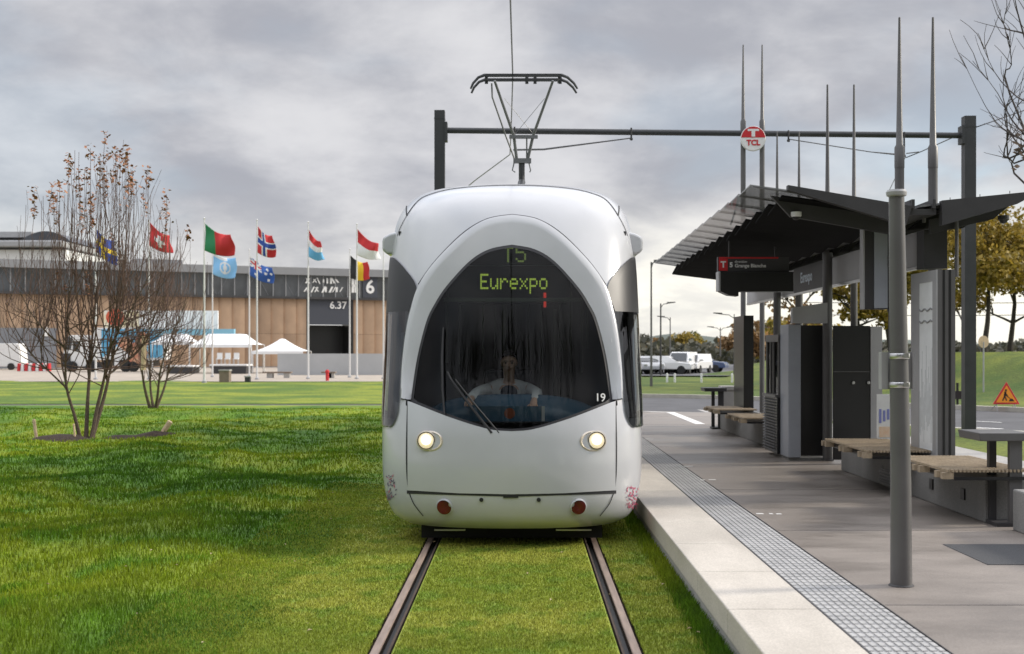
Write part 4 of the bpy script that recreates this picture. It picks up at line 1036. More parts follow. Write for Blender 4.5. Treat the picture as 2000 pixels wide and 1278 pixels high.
# ---------------------------------------------------------------- ticket kiosk
kt=thing('ticket_kiosk','blue grey ticket kiosk with louvred side and black front panel','ticket kiosk',(3.8,17,PZ))
mb=MB(); mb.box(3.60,3.77,16.62,17.15,PZ+.04,2.11); mb.build('kiosk_body','kiosk',kt,bevel=.012)
mb=MB(); mb.box(3.775,4.12,16.80,16.88,PZ+.05,2.10); mb.build('black_panel','black',kt)
mb=MB(); mb.box(3.62,4.15,16.66,17.7,PZ,PZ+.04); mb.build('plinth','concrete',kt)
mb=MB(); mb.box(3.56,3.76,17.16,18.05,PZ+.05,1.10); lv=mb.build('louvre_box','black',kt)
for k in range(19):
    z=PZ+.09+k*.041
    mb=MB()
    for y0,y1 in((17.18,17.45),(17.47,17.75),(17.77,18.03)): mb.prism([(3.525,y0,z),(3.56,y0,z+.018),(3.56,y0,z+.024),(3.522,y0,z+.006)],(0,y1-y0,0))
    mb.build('louvre_blade','grey_paint',lv)
mb=MB(); mb.box(3.53,3.78,17.15,18.07,1.10,1.135); mb.build('louvre_cap','grey_paint',kt)
mb=MB()
for y in(17.2,17.55,17.75,18.03): mb.box(3.58,3.63,y-.02,y+.02,1.135,1.93)
mb.box(3.575,3.66,17.16,18.07,1.88,1.98); mb.build('window_frame','grey_paint',kt)
mb=MB(); mb.box(3.60,3.605,17.22,18.0,1.15,1.88); mb.build('window_pane','windscreen',kt)
mb=MB(); mb.prism([(3.63,16.5,2.12),(4.10,16.5,2.12),(4.10,16.5,2.40),(3.63,16.5,2.33)],(0,.12,0)); mb.build('header_panel','grey_light',kt)
# ---------------------------------------------------------------- windbreak, poster, poster case
wb=thing('windbreak','dark glazed windbreak panel standing between the second pair of masts','windbreak',(4.4,16.2,PZ))
mb=MB(); mb.box(4.10,4.585,16.2,16.23,PZ+.05,2.08); mb.build('panel','black',wb)
mb=MB(); mb.box(4.59,4.74,16.18,16.25,PZ,2.07); mb.build('end_panel','grey_light',wb)
mb=MB(); mb.box(4.10,4.585,16.185,16.198,1.47,1.48); mb.build('joint','grey_paint',wb)
for x in(4.36,4.56):
    mb=MB(); mb.lathe((x,16.195,1.33),(0,-1,0),[(.02,0),(.02,.03),(0,.03)],10); mb.build('clamp','steel',wb)
pn=thing('notice_board','small notice board with blue and orange picture behind the capped post','notice board',(4.2,14.05,.7))
mb=MB(); mb.box(4.06,4.42,14.05,14.08,.62,1.25); mb.build('board','poster',pn)
mb=MB()
for i in range(7):
    x=4.08+.045*i; mb.box(x,x+.026,14.044,14.05,.92+.02*(i%3),1.08-.015*(i%2))
mb.build('blue_print',mat('blue print',(.22,.25,.55),.6),pn)
mb=MB(); mb.box(4.08,4.4,14.044,14.05,.76,.88); mb.build('orange_print',mat('orange print',(.72,.52,.36),.6,col2=(.75,.66,.55),scale=14),pn)
mb=MB(); mb.box(4.06,4.42,14.03,14.05,.60,.62); mb.box(4.2,4.28,14.06,14.1,PZ+.375,.62); mb.build('support','grey_dark',pn)
fp=thing('poster_case','dark far poster case standing behind the tall far masts','poster case',(4.1,22.2,.6))
mb=MB(); mb.box(4.0,4.18,22.2,23.2,.66,2.40); mb.build('case','black',fp)
mb=MB(); mb.box(4.02,4.16,22.3,23.1,PZ+.36,.66); mb.build('stand','grey_dark',fp)
vc=thing('poster_case','tall poster case with white poster and dark ribbed end, on the bench wall','poster case',(4.2,12.5,.62))
mb=MB(); mb.box(4.125,4.30,12.2,13.0,.66,2.55); mb.build('case','grey_paint',vc)
mb=MB(); mb.box(4.112,4.124,12.2,13.0,2.44,2.55); mb.box(4.112,4.124,12.2,13.0,.66,.74); mb.box(4.112,4.124,12.2,12.32,.74,2.44); mb.box(4.112,4.124,12.74,13.0,.74,2.44); mb.build('door_frame','grey_light',vc)
mb=MB(); mb.box(4.118,4.1245,12.32,12.74,.74,2.44); ps=mb.build('poster','poster',vc)
mb=MB()
for k,z in enumerate((2.16,2.04)):
    mb.path([(4.116,12.34+.05*i,z+.012*math.sin(i*1.7)) for i in range(9)],.010,5)
mb.build('poster_line',mat('grey print',(.30,.31,.31),.6),ps)
mb=MB(); r6=random.Random(2)
for i in range(16):
    y=12.34+.025*i; mb.box(4.1165,4.118,y,y+.016,.80+r6.random()*.3,1.25+r6.random()*.55)
mb.build('poster_print',mat('pale print',(.58,.60,.60),.6,var=.1,scale=9),ps)
for x in(4.185,4.245):
    mb=MB(); mb.box(x-.009,x+.009,12.190,12.203,.66,2.55); mb.build('end_groove','black',vc)
mb=MB(); mb.box(4.14,4.29,12.24,12.96,PZ+.375,.66); mb.build('stand','grey_dark',vc)

# ---------------------------------------------------------------- the near capped post and its strapped box
pt_=thing('capped_post','tall grey tapered post with a flat cap in the right foreground','post',(2.375,7.70,PZ))
yb=7.70; 
mb=MB(); mb.path([(2.375,yb,PZ),(2.372,yb,.9),(2.352,yb,2.2),(2.345,yb,2.72)],[.067,.063,.052,.047],24); mb.build('shaft','grey_paint',pt_,smooth=True,angle=60)
mb=MB(); mb.lathe((2.345,yb,2.70),(0,0,1),[(.047,0),(.061,.006),(.064,.028),(.055,.042),(0,.048)],24); mb.build('cap','grey_light',pt_,smooth=True,angle=40)
mb=MB(); mb.lathe((2.375,yb,PZ),(0,0,1),[(.078,0),(.078,.004),(.068,.012)],24); mb.build('foot','grey_dark',pt_,smooth=True)
sb=thing('strapped_sign','small pale sign, seen from behind, strapped to the foreground post','sign',(2.36,7.80,1.5))
ys=7.785
mb=MB(); x0,x1=(1717-CX)/F*ys,(1784-CX)/F*ys; mb.box(x0,x1,ys,ys+.012,1.492,1.728); mb.box(x0,x0+.012,ys-.05,ys,1.492,1.728); mb.box(x0,x0+.04,ys-.055,ys-.05,1.492,1.728); mb.box(x1-.012,x1,ys-.02,ys,1.492,1.728); mb.build('sign_back','grey_light',sb)
for z in(1.700,1.520):
    mb=MB(); mb.lathe((2.362,yb,z-.016),(0,0,1),[(.0605,0),(.0635,.004),(.0635,.030),(.0605,.034)],28); mb.box(2.37,2.40,yb-.074,yb-.060,z-.010,z+.018); mb.build('steel_band','steel',sb,smooth=True,angle=40)

# ---------------------------------------------------------------- overhead line gantry
gt=thing('overhead_gantry','dark overhead line gantry spanning from behind the tram to the right mast','gantry',(3.5,24,0))
mb=MB(); mb.box(-1.71,-1.51,23.9,24.1,-.05,6.45); mb.box(-1.715,-1.505,23.895,24.105,6.28,6.30); mb.build('mast','mast',gt)
mb=MB(); mb.box(8.61,8.83,23.9,24.1,-.05,6.34); mb.box(8.605,8.835,23.895,24.105,6.12,6.14); mb.build('mast','mast',gt)
mb=MB(); mb.path([(-1.52,24,6.07),(8.62,24,5.97)],.058,12); mb.box(-1.515,-1.46,23.88,24.12,5.85,6.22); mb.box(8.55,8.615,23.88,24.12,5.8,6.15); mb.build('crossbeam','mast',gt,smooth=True,angle=40)
mb=MB()
for px,y0,y1 in((1233,250,272),(1005,248,276),(1540,255,275),(1766,258,305)):
    mb=MB(); a,b=W(px,y0,23.93),W(px,y1,23.93); mb.path([a,b],.018,6); mb.lathe(b,(0,0,1),[(0,-.03),(.03,-.02),(.03,.02),(0,.03)],8); mb.build('insulator','grey_dark',gt)
mb=MB(); mb.path([W(1233,270,24.1),W(1062,292,24.4),W(1003,293,24.6)],[.012,.02,.02],6); mb.path([W(1540,272,24.1),W(1700,297,24.2),W(1752,302,24.3)],[.010,.010,.018],6); mb.build('steady_arm','wireg',gt)
mb=MB(); mb.path([W(1766,303,24.2),W(1770,308,24.3),W(1800,296,24.3),W(1903,250,24.0),W(2060,195,22)],.011,5); mb.path([W(1770,300,24.3),W(1795,297,24.3)],.012,5); mb.path([W(1735,376,27),W(1768,308,24.3)],.008,5); mb.build('stay_wire','wireg',gt)
cw=thing('contact_wire','thin overhead contact wire running above the track to the gantry','wire',(-.146,14,6.11))
mb=MB(); mb.path([(-.146,2.5,6.10),(-.146,13,6.105),(-.15,19.5,6.11),W(998,262,24.2),W(996,302,27.0),W(930,351,31.5),W(870,400,36)],[.011,.011,.011,.011,.011,.013,.013],6); mb.build('wire','wireg',cw)
# ================================================================ THE EXHIBITION HALL
A0=Vector((-57.4,135,0)); A1=Vector((-17.2,153,0)); AD=(A1-A0).normalized(); AN=Vector((AD.y,-AD.x,0))
if AN.y>0: AN=-AN
def FU(px):                              # facade coordinate u under the photo column px
    k=(px-CX)/F                          # X = k*Y
    return (k*A0.y-A0.x)/(AD.x-k*AD.y)
def FP(u,z,off=0.0): 
    p=A0+AD*u+AN*off; return Vector((p.x,p.y,z))
def FZ(px,py): u=FU(px); return H-(py-CY)/F*FP(u,0).y
def fbox(mb,u0,u1,z0,z1,o0,o1):
    mb.add([FP(u0,z0,o0),FP(u1,z0,o0),FP(u1,z0,o1),FP(u0,z0,o1),FP(u0,z1,o0),FP(u1,z1,o0),FP(u1,z1,o1),FP(u0,z1,o1)],[(0,3,2,1),(4,5,6,7),(0,1,5,4),(1,2,6,5),(2,3,7,6),(3,0,4,7)])
M['tan']=mat('tan cladding',(0.385,0.262,0.172),.7,var=.10,scale=.6)
_n=M['tan'].node_tree; _b=_n.nodes['Principled BSDF']; _h=_n.nodes.new('ShaderNodeHueSaturation'); _g=_n.nodes.new('ShaderNodeNewGeometry'); _m=_n.nodes.new('ShaderNodeMapRange'); _m.inputs[3].default_value=.80; _m.inputs[4].default_value=1.15
_l=_b.inputs['Base Color'].links[0]; _n.links.new(_l.from_socket,_h.inputs['Color']); _n.links.new(_g.outputs['Random Per Island'],_m.inputs[0]); _n.links.new(_m.outputs[0],_h.inputs['Value']); _n.links.new(_h.outputs[0],_b.inputs['Base Color'])
M['sill']=mat('cladding back',(.10,.065,.04),.9)
M['hall_glass']=mat('hall window glass',(0.028,0.030,0.035),.12,col2=(0.075,0.08,0.09),scale=.35)
M['hall_grey']=mat('hall grey fascia',(0.22,0.225,0.235),.5,var=.08,scale=.3)
M['hall_base']=mat('hall base wall',(0.17,0.18,0.20),.7,var=.12,scale=.3)
M['door_slate']=mat('slate door',(0.045,0.05,0.065),.5)
ZT,ZW1,ZW0=12.05,11.15,8.55
hall=thing('exhibition_hall','long tan and grey exhibition hall with a large 6 on its window band','exhibition hall',tuple(FP(28,0)))
UE0,UE1=-30,78
uD0,uD1=FU(604),FU(686)
mb=MB(); fbox(mb,UE0,UE1,ZW1,ZT,-18,.5); mb.build('roof_fascia','hall_grey',hall)
mb=MB(); fbox(mb,UE0,UE1,ZW0,ZW1,-1,-.02); wb_=mb.build('window_band','hall_glass',hall)
u=FU(0)-2
while u<FU(760): mb=MB(); fbox(mb,u-.06,u+.06,ZW0,ZW1,-.02,.12); u+=1.53; mb.build('mullion','hall_grey',wb_)
mb=MB(); u=UE0; k=0
while u<UE1:
    a,b=FP(u+.1,ZW0+.1,-.019),FP(u+1.45,ZW1-.1,-.019)
    if k%3: mb.beam(a if k%2 else FP(u+.1,ZW1-.1,-.015),b if k%2 else FP(u+1.45,ZW0+.1,-.015),.05,.03)
    u+=1.53; k+=1
mb.build('brace','hall_base',wb_)
mb=MB(); fbox(mb,UE0,UE1,ZW0-.28,ZW0,-.5,.25); mb.build('sill_beam','grey_dark',hall)
def clad(u0,u1,z0,name='wall_cladding'):
    mb=MB(); n=max(1,round((u1-u0)/1.53)); w=(u1-u0)/n; P=[]
    for i in range(n):
        a,b=u0+i*w,u0+(i+1)*w
        for za,zb in ((z0,z0+(ZW0-.28-z0)*.48),(z0+(ZW0-.28-z0)*.48+.03,ZW0-.28)):
            Q_=[(a+.03,-.02),(a+.25*w,.10),(b-.25*w,.17),(b-.03,.19),(b-.01,-.05)]; k=len(Q_)
            mb.add([FP(u,za,-.35+o) for u,o in Q_]+[FP(u,zb,-.35+o) for u,o in Q_],[(j,j+1,k+j+1,k+j) for j in range(k-1)])
    mb.build(name,'tan',hall,smooth=True,angle=35)
    mb=MB(); fbox(mb,u0,u1,z0,ZW0-.28,-.6,-.42); mb.build('cladding_back','sill',hall)
clad(UE0,FU(100),4.5); clad(FU(100),uD0,0.1); clad(uD1,UE1,0.1)
mb=MB(); fbox(mb,UE0,FU(110),-.2,4.5,-.6,.3); mb.build('base_wall','hall_base',hall)
mb=MB(); fbox(mb,UE0,UE1,-.2,.1,-.6,-.1); mb.build('plinth','hall_base',hall)
mb=MB(); fbox(mb,FU(86),FU(94),3.6,4.6,.3,.5); mb.build('wall_box','white',hall)
mb=MB(); fbox(mb,uD0,uD1,5.2,ZW0-.28,-.4,-.15); dn=mb.build('loading_door','door_slate',hall)
mb=MB(); fbox(mb,uD0,uD1,-.1,5.2,-4,-3.8); fbox(mb,uD0-.3,uD0,-.1,ZW0-.28,-4,-.1); fbox(mb,uD1,uD1+.3,-.1,ZW0-.28,-4,-.1); mb.build('dark_opening','black',hall)
def ftext(mb,txt,px,py,size,off,bold=0.0):
    u=FU(px); text_mesh(mb,txt,FP(u,FZ(px,py),off),AD,(0,0,1),size,.04,bold=bold)
mb=MB(); ftext(mb,'6.37',661,597,1.25,-.10,.02); mb.build('door_number','white',dn)
mb=MB(); fbox(mb,FU(708),FU(736),ZW0+.05,ZW1-.05,.12,.16); pn_=mb.build('number_panel','door_slate',hall)
mb=MB(); ftext(mb,'6',722,562,2.3,.19,.05); mb.build('number','white',pn_)
mb=MB(); r3=random.Random(3)
for row,(py,x0,x1) in enumerate(((549,560,664),(566,592,664))):
    px=x0; mb=MB()
    while px<x1:
        u=FU(px); z=FZ(px,py); w=r3.uniform(.25,.6); h_=r3.uniform(.4,.75)
        if px>590:
            sl=r3.choice((-.35,0,.35)); mb.prism([FP(u,z-h_/2,.13),FP(u+w*.45,z-h_/2,.13),FP(u+w*.45+sl,z+h_/2,.13),FP(u+sl,z+h_/2,.13)],AN*.05)
        px+=7
    mb.build('white_motif','white',hall)
mb=MB()
for px in (686,692): u=FU(px); fbox(mb,u,u+.32,FZ(px,572),FZ(px,545),.13,.18)
u=FU(686); fbox(mb,u,u+.7,FZ(688,561),FZ(688,556),.13,.18)
mb.build('white_letter','white',hall)
mb=MB(); fbox(mb,FU(275),FU(372),ZT,ZT+.95,-12,-6); mb.build('roof_plant','hall_grey',hall)
# the hall behind on the left, with its dark arched rooflight
rh=thing('rear_hall','pale banded hall with dark arched rooflight rising behind the long hall','exhibition hall',(-70,185,0))
Yr=185
def rz(py): return H-(py-CY)/F*Yr
def rx(px): return (px-CX)/F*Yr
mb=MB(); mb.box(rx(-120),rx(128),Yr,Yr+30,0,rz(488)); mb.build('wall','white',rh)
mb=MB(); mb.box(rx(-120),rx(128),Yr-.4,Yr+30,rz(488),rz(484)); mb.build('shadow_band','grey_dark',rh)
mb=MB(); mb.box(rx(-120),rx(126),Yr-1.2,Yr+30,rz(484),rz(471)); mb.build('parapet','grey_light',rh,bevel=.2)
mb=MB(); P=[]
for i in range(21):
    t=i/20; P.append((rx(28+100*t),Yr+2,rz(470)+ (rz(449)-rz(470))*(math.sin(math.pi*t)**.8)))
mb.prism(P,(0,20,0)); mb.build('arched_rooflight','hall_glass',rh)
mb=MB(); mb.box(rx(-120),rx(46),Yr+3,Yr+26,rz(460),rz(449)); mb.build('upper_roof','grey_light',rh); mb=MB(); mb.box(rx(-120),rx(40),Yr+4,Yr+26,rz(471),rz(460)); mb.build('upper_band','grey_dark',rh)

# ---------------------------------------------------------------- flags
def flagpole(px,ytop,ybase,label,r=.055):
    Y=H*F/(ybase-CY); b=W(px,ybase,Y); top=W(px,ytop,Y).z
    t=thing('flagpole',label,'flagpole',(b.x,Y,0),'white flagpoles in front of the hall')
    mb=MB(); mb.path([(b.x,Y,0),(b.x,Y,top*.55),(b.x,Y,top)],[r*1.25,r,r*.55],10); mb.build('pole','flagpole',t,smooth=True)
    mb=MB(); mb.lathe((b.x,Y,top),(0,0,1),[(0,-.06),(.07,0),(0,.08)],10); mb.build('finial','flagpole',t,smooth=True)
    mb=MB(); mb.lathe((b.x,Y,0),(0,0,1),[(.14,0),(.14,.10),(.07,.16)],10); mb.build('base','grey_light',t)
    return b.x,Y
FC={k:mat('flag '+k,c,.75) for k,c in dict(green=(.02,.20,.08),red=(.50,.025,.03),white=(.72,.72,.74),blue=(.02,.06,.30),lblue=(.13,.40,.66),yellow=(.75,.52,.03),black=(.015,.015,.015),navy=(.025,.09,.34),sky=(.24,.50,.80),org=(.55,.10,.05)).items()}
fk=list(FC)
def flag(X,Y,corners,fn,label,seed,nu=30,nv=20):
    # corners in photo px: hoist top, hoist bottom, fly top, fly bottom
    ht,hb,ft,fb=[W(px,py,Y) for px,py in corners]
    ht.x=hb.x=X+.05
    r=random.Random(seed); ph=r.uniform(0,6); mb=MB(); k=0
    def P(u,v):
        a=ht.lerp(hb,v); b=ft.lerp(fb,v); p=a.lerp(b,u)
        p=p+Vector((0,1,0))*(.22*u*math.sin(u*7.5+ph+v*1.1)+.08*math.sin(v*5+u*4))
        p.z-=.22*math.sin(u*math.pi)*(1-.3*v); p.x-=.06*u*math.sin(v*6+ph)
        return p
    o=len(mb.v)
    for i in range(nu+1):
        for j in range(nv+1): mb.v.append(P(i/nu,j/nv))
    for i in range(nu):
        for j in range(nv):
            a=i*(nv+1)+j; mb.f.append([a,a+1,a+nv+2,a+nv+1]); mb.m.append(fk.index(fn((i+.5)/nu,(j+.5)/nv)))
    ob=mb.build('flag',[FC[k] for k in fk],smooth=True,angle=180)
    md=ob.modifiers.new('thickness','SOLIDIFY'); md.thickness=.012
    tag(ob,label,'flag','national flags on the white poles')
def nordic(a,b,c):
    def f(u,v):
        if abs(u-.37)<.065 or abs(v-.5)<.08: return c
        if abs(u-.37)<.13 or abs(v-.5)<.17: return b
        return a
    return f
def swed(u,v): return 'yellow' if (abs(u-.36)<.10 or abs(v-.5)<.12) else 'blue'
def swiss(u,v): return 'white' if ((abs(u-.5)<.10 and abs(v-.5)<.32) or (abs(v-.5)<.12 and abs(u-.5)<.28)) else 'red'
def aus(u,v):
    if u<.5 and v<.5:
        a,b=u/.5,v/.5
        if abs(a-.5)<.10 or abs(b-.5)<.12: return 'red'
        if abs(a-.5)<.18 or abs(b-.5)<.22 or abs(a-b)<.12 or abs(a+b-1)<.12: return 'white'
        return 'navy'
    for x,y in((.25,.76),(.75,.2),(.75,.82),(.64,.46),(.87,.42)):
        if (u-x)**2*2+(v-y)**2<.006: return 'white'
    return 'navy'
def unf(u,v):
    d=((u-.5)*1.4)**2+(v-.5)**2
    return 'white' if (.05<d<.085 or d<.012 or (abs(u-.5)<.03 and abs(v-.5)<.22) or (v<.16 and u<.6)) else 'sky'
X,Y=flagpole(187,440,742,'flagpole with blue and yellow flag, behind the nearer bare tree')
flag(X,Y,((189,448),(189,490),(222,470),(228,520)),swed,'blue flag with yellow cross seen through the bare tree',1)
X,Y=flagpole(291,430,742,'flagpole with red and white cross flag, behind the bare trees')
flag(X,Y,((292,434),(292,480),(330,460),(335,494)),swiss,'red flag with white cross beside the bare tree twigs',2)
X,Y=flagpole(399,427,748,'flagpole with green and red flag')
flag(X,Y,((401,437),(401,490),(452,458),(461,499)),lambda u,v:'green' if u<.38 else 'red','green and red flag on its white pole',3)
X,Y=flagpole(502,430,742,'flagpole with red flag bearing blue and white cross')
flag(X,Y,((503,442),(503,494),(533,460),(541,502)),nordic('red','white','blue'),'red flag with white edged blue cross',4)
X,Y=flagpole(602,434,741,'flagpole with red, white and light blue flag')
flag(X,Y,((604,449),(604,502),(626,472),(634,507)),lambda u,v:'red' if v<.33 else ('white' if v<.62 else 'lblue'),'narrow red, white and light blue striped flag',5)
X,Y=flagpole(697,438,741,'tall flagpole with red over white flag')
flag(X,Y,((699,448),(699,499),(738,476),(742,506)),lambda u,v:'red' if v<.5 else 'white','red over white flag nearest the tram',6)
X,Y=flagpole(415,488,737,'shorter flagpole with pale blue flag',.05)
flag(X,Y,((416,493),(416,536),(462,503),(462,543)),unf,'pale blue flag with white emblem, low on a shorter pole',7)
X,Y=flagpole(487,488,737,'shorter flagpole with dark blue starred flag',.05)
flag(X,Y,((488,500),(488,538),(533,523),(536,554)),aus,'dark blue flag with white stars and small cross corner',8)
X,Y=flagpole(683,487,738,'shorter flagpole with black, yellow and red flag',.05)
flag(X,Y,((685,499),(685,543),(719,512),(724,545)),lambda u,v:'black' if u<.34 else('yellow' if u<.67 else 'red'),'black, yellow and red upright striped flag',9)
X,Y=flagpole(749,486,741,'flagpole half hidden by the edge of the tram',.05)

# ---------------------------------------------------------------- things on the plaza
Yt=112.0
def tx(px,Y=Yt): return (px-CX)/F*Y
def tz(py,Y=Yt): return H-(py-CY)/F*Y
M['wall_w']=mat('site hoarding',(0.42,0.43,0.44),.6,var=.06,scale=.4)
mb=MB(); mb.box(tx(542,96),tx(765,96),96,96.15,0,tz(691,96)); hd=mb.build('hoarding','wall_w'); tag(hd,'plain light grey hoarding standing in front of the hall door','hoarding')
def wheel(mb,x,y,z,r,w): mb.lathe((x,y,z),(0,1,0),[(0,-w),(r*.9,-w),(r,-w*.7),(r,w*.7),(r*.9,w),(0,w)],18)
# white van on the far left
vn=thing('parked_van','white panel van parked at the left edge in front of the hall','van',(tx(-5,124),124,0))
x0,x1=tx(-70,124),tx(39,124)
mb=MB(); mb.prism([(x0,124,.35),(x1,124,.35),(x1+.05,124,.9),(x1-.12,124,tz(676,124)),(x1-.3,124,tz(671,124)),(x0+.8,124,tz(671,124)),(x0-.3,124,1.3),(x0-.9,124,1.1),(x0-.9,124,.4)],(0,1.95,0)); mb.build('body','white',vn,bevel=.05)
for xx in(x0+.3,x1-.9):
    mb=MB(); wheel(mb,xx,124.0,.36,.36,.12); mb.build('wheel','tyre',vn,smooth=True)
mb=MB(); mb.prism([(x0+.7,123.985,1.35),(x0+1.5,123.985,1.35),(x0+1.5,123.985,2.0),(x0+1.0,123.985,2.0)],(0,.03,0)); mb.build('window','side_glass',vn)
# tractor unit and show trailer
tr_=thing('truck_tractor','white lorry cab with dark grille coupled to the show trailer','lorry',(tx(150),Yt,0))
c0,c1=tx(122),tx(172)
mb=MB(); mb.prism([(c0,Yt,.5),(c1,Yt,.5),(c1,Yt,tz(655)),(c0+.6,Yt,tz(655)),(c0+.1,Yt,2.1)],(0,2.4,0)); mb.build('cab','white',tr_,bevel=.06)
mb=MB(); mb.prism([(c0+.55,Yt-.02,tz(657)),(c0+.06,Yt-.02,2.05),(c0+.75,Yt-.02,2.0),(c0+.95,Yt-.02,tz(662))],(0,.03,0)); mb.box(c0+.95,c0+1.5,Yt-.03,Yt,1.9,2.8); mb.build('window','side_glass',tr_)
mb=MB(); mb.box(c0-.06,c0+.75,Yt-.04,Yt+2.3,.45,1.7); mb.build('grille','grey_dark',tr_)
mb=MB(); mb.box(c0+.7,c1+1.4,Yt+.2,Yt+2.2,.4,.9); mb.build('chassis','grey_dark',tr_)
for xx in(c0+.9,c1+.3):
    mb=MB(); wheel(mb,xx,Yt-.02,.5,.5,.16); mb.build('wheel','tyre',tr_,smooth=True)
M['pic_blue']=mat('trailer picture blue',(.05,.28,.50),.4,col2=(.18,.48,.68),scale=.9)
M['pic_warm']=mat('trailer picture warm',(.42,.10,.05),.4,col2=(.62,.40,.26),scale=1.3)
M['pic_cream']=mat('board picture cream',(.70,.60,.34),.5,col2=(.72,.68,.58),scale=1.2)
tl=thing('show_trailer','white show trailer with blue and orange picture side and wide billboard on top','trailer',(tx(240),Yt,0))
t0,t1=tx(177),tx(318)
mb=MB(); mb.box(t0,t1,Yt+.3,Yt+2.8,1.1,tz(640)); mb.build('box_body','white',tl)
mb=MB(); mb.box(t0+.9,t1,Yt+.25,Yt+.298,1.3,tz(643)); mb.build('picture_side','pic_blue',tl)
mb=MB(); 
for (cx_,cz_,rx_,rz_) in((265,690,1.0,1.0),(243,676,.7,.9),(276,665,.6,.8)):
    mb.prism([(tx(cx_)+rx_*math.cos(a),Yt+.248,tz(cz_)+rz_*math.sin(a)) for a in [i*.42 for i in range(15)]],(0,-.02,0))
mb.build('picture_figure','pic_warm',tl)
mb=MB(); mb.prism([(t0+1.0,Yt+.246,1.3),(t0+3.8,Yt+.246,1.3),(t0+2.4,Yt+.246,2.4)],(0,-.02,0)); mb.build('picture_white','white',tl)
mb=MB(); mb.box(t0+1,t1-1,Yt+.5,Yt+2.4,.55,1.1); mb.build('underframe','grey_dark',tl)
for xx in(tx(243),tx(258)):
    mb=MB(); wheel(mb,xx,Yt+.4,.5,.5,.2); mb.build('wheel','tyre',tl,smooth=True)
mb=MB(); mb.box(tx(222),tx(231),Yt+.2,Yt+.3,.55,1.15); mb.build('locker','white',tl)
mb=MB(); mb.box(tx(193),tx(418),Yt+1.4,Yt+1.7,tz(642),tz(606)); bb=mb.build('billboard','poster',tl)
mb=MB(); mb.box(tx(193),tx(262),Yt+1.37,Yt+1.398,tz(641),tz(607)); mb.build('cream_picture','pic_cream',bb)
mb=MB(); mb.prism([(tx(215)+.85*math.cos(a),Yt+1.366,tz(619)+.8*math.sin(a)) for a in [i*.42 for i in range(15)]],(0,-.02,0)); mb.build('red_picture','org' if 'org' in M else FC['org'],bb)
mb=MB(); mb.box(tx(300),tx(458),Yt-.2,Yt+.4,tz(655),tz(643)); mb.build('blue_header',mat('header blue',(.22,.46,.58),.5),tl)
# white canopies
def canopy(label,pa,pb,peak,eave,Y,poles=True,ridge=None):
    x0,x1=tx(pa,Y),tx(pb,Y); t=thing('canopy',label,'tent',((x0+x1)/2,Y,0),'white canopies beside the show trailer')
    zp,ze=tz(peak,Y),tz(eave,Y); d=(x1-x0)*.5; mb=MB(); n=12; rw=ridge or 0.06
    def P(u,v):
        x=x0+(x1-x0)*u; y=Y+d*2*v; a=max(abs(2*u-1),abs(2*v-1)); k=max(0,min(1,(1-a)/(1-rw))); return (x,y,ze+(zp-ze)*k**1.55)
    mb.grid(P,24,24); mb.build('roof_cloth','tent',t,smooth=True,angle=60)
    mb=MB(); mb.box(x0,x1,Y-.02,Y+.0,ze-.26,ze); mb.build('valance','tent',t)
    for x in(x0+.06,x1-.06):
        for y in (Y+.06,Y+2*d-.06):
            mb=MB(); mb.path([(x,y,0),(x,y,ze)],.045,6); mb.build('leg','white',t)
canopy('pointed white canopy tent beside the plain hoarding',492,592,661,686,104)
canopy('broad white canopy tent in front of the blue trailer header',368,492,652,673,104,ridge=.5)
canopy('low white awning tent behind the tree fork',296,372,652,668,106,ridge=.5)
# display tubs and counters under the canopies
def counter(px0,px1,pyt,pyb,Y,label,dep=2.2):
    x0,x1=tx(px0,Y),tx(px1,Y); t=thing('display_counter',label,'counter',((x0+x1)/2,Y,0),'dark sided display counters under the canopies')
    zt=tz(pyt,Y); mb=MB(); mb.prism([(x0+.3,Y,.05),(x1-.05,Y,.05),(x1,Y,zt-.14),(x0,Y,zt-.14)],(0,dep,0)); mb.build('side','grey_dark',t)
    mb=MB(); mb.box(x0-.06,x1+.06,Y-.06,Y+dep+.06,zt-.138,zt); mb.build('top','white',t,bevel=.03)
counter(410,481,712,731,101,'dark sided white topped counter with white chairs on it, under the broad canopy')
counter(324,376,714,732,101,'smaller dark sided white topped counter behind the tree fork')
def chair(px,py,Y,label):
    p=W(px,py,Y); t=thing('white_chair',label,'chair',tuple(p),'white chairs on the display counter'); x,y,z=p
    mb=MB(); mb.box(x-.22,x+.22,y-.2,y+.2,z+.42,z+.47); mb.build('seat','white',t)
    mb=MB(); mb.box(x-.22,x+.22,y+.18,y+.22,z+.47,z+.95); mb.build('backrest','white',t)
    for sx in(-.19,.19):
        for sy in(-.17,.17):
            mb=MB(); mb.box(x+sx-.02,x+sx+.02,y+sy-.02,y+sy+.02,z,z+.42); mb.build('leg','steel',t)
for px,lab in((428,'first white chair from the trailer side on the display counter'),(444,'middle white chair on the display counter'),(461,'white chair nearest the pointed tent on the display counter')): chair(px,711.8,102,lab)
def table(px,label):
    x=tx(px,97); t=thing('small_table',label,'table',(x,97,0)); z=.75
    mb=MB(); mb.box(x-.5,x+.5,96.6,97.4,z,z+.04); mb.build('table_top','white',t)
    for sx in(-.45,.45):
        mb=MB(); mb.box(x+sx-.025,x+sx+.025,96.98,97.02,0,z); mb.build('leg','steel',t)
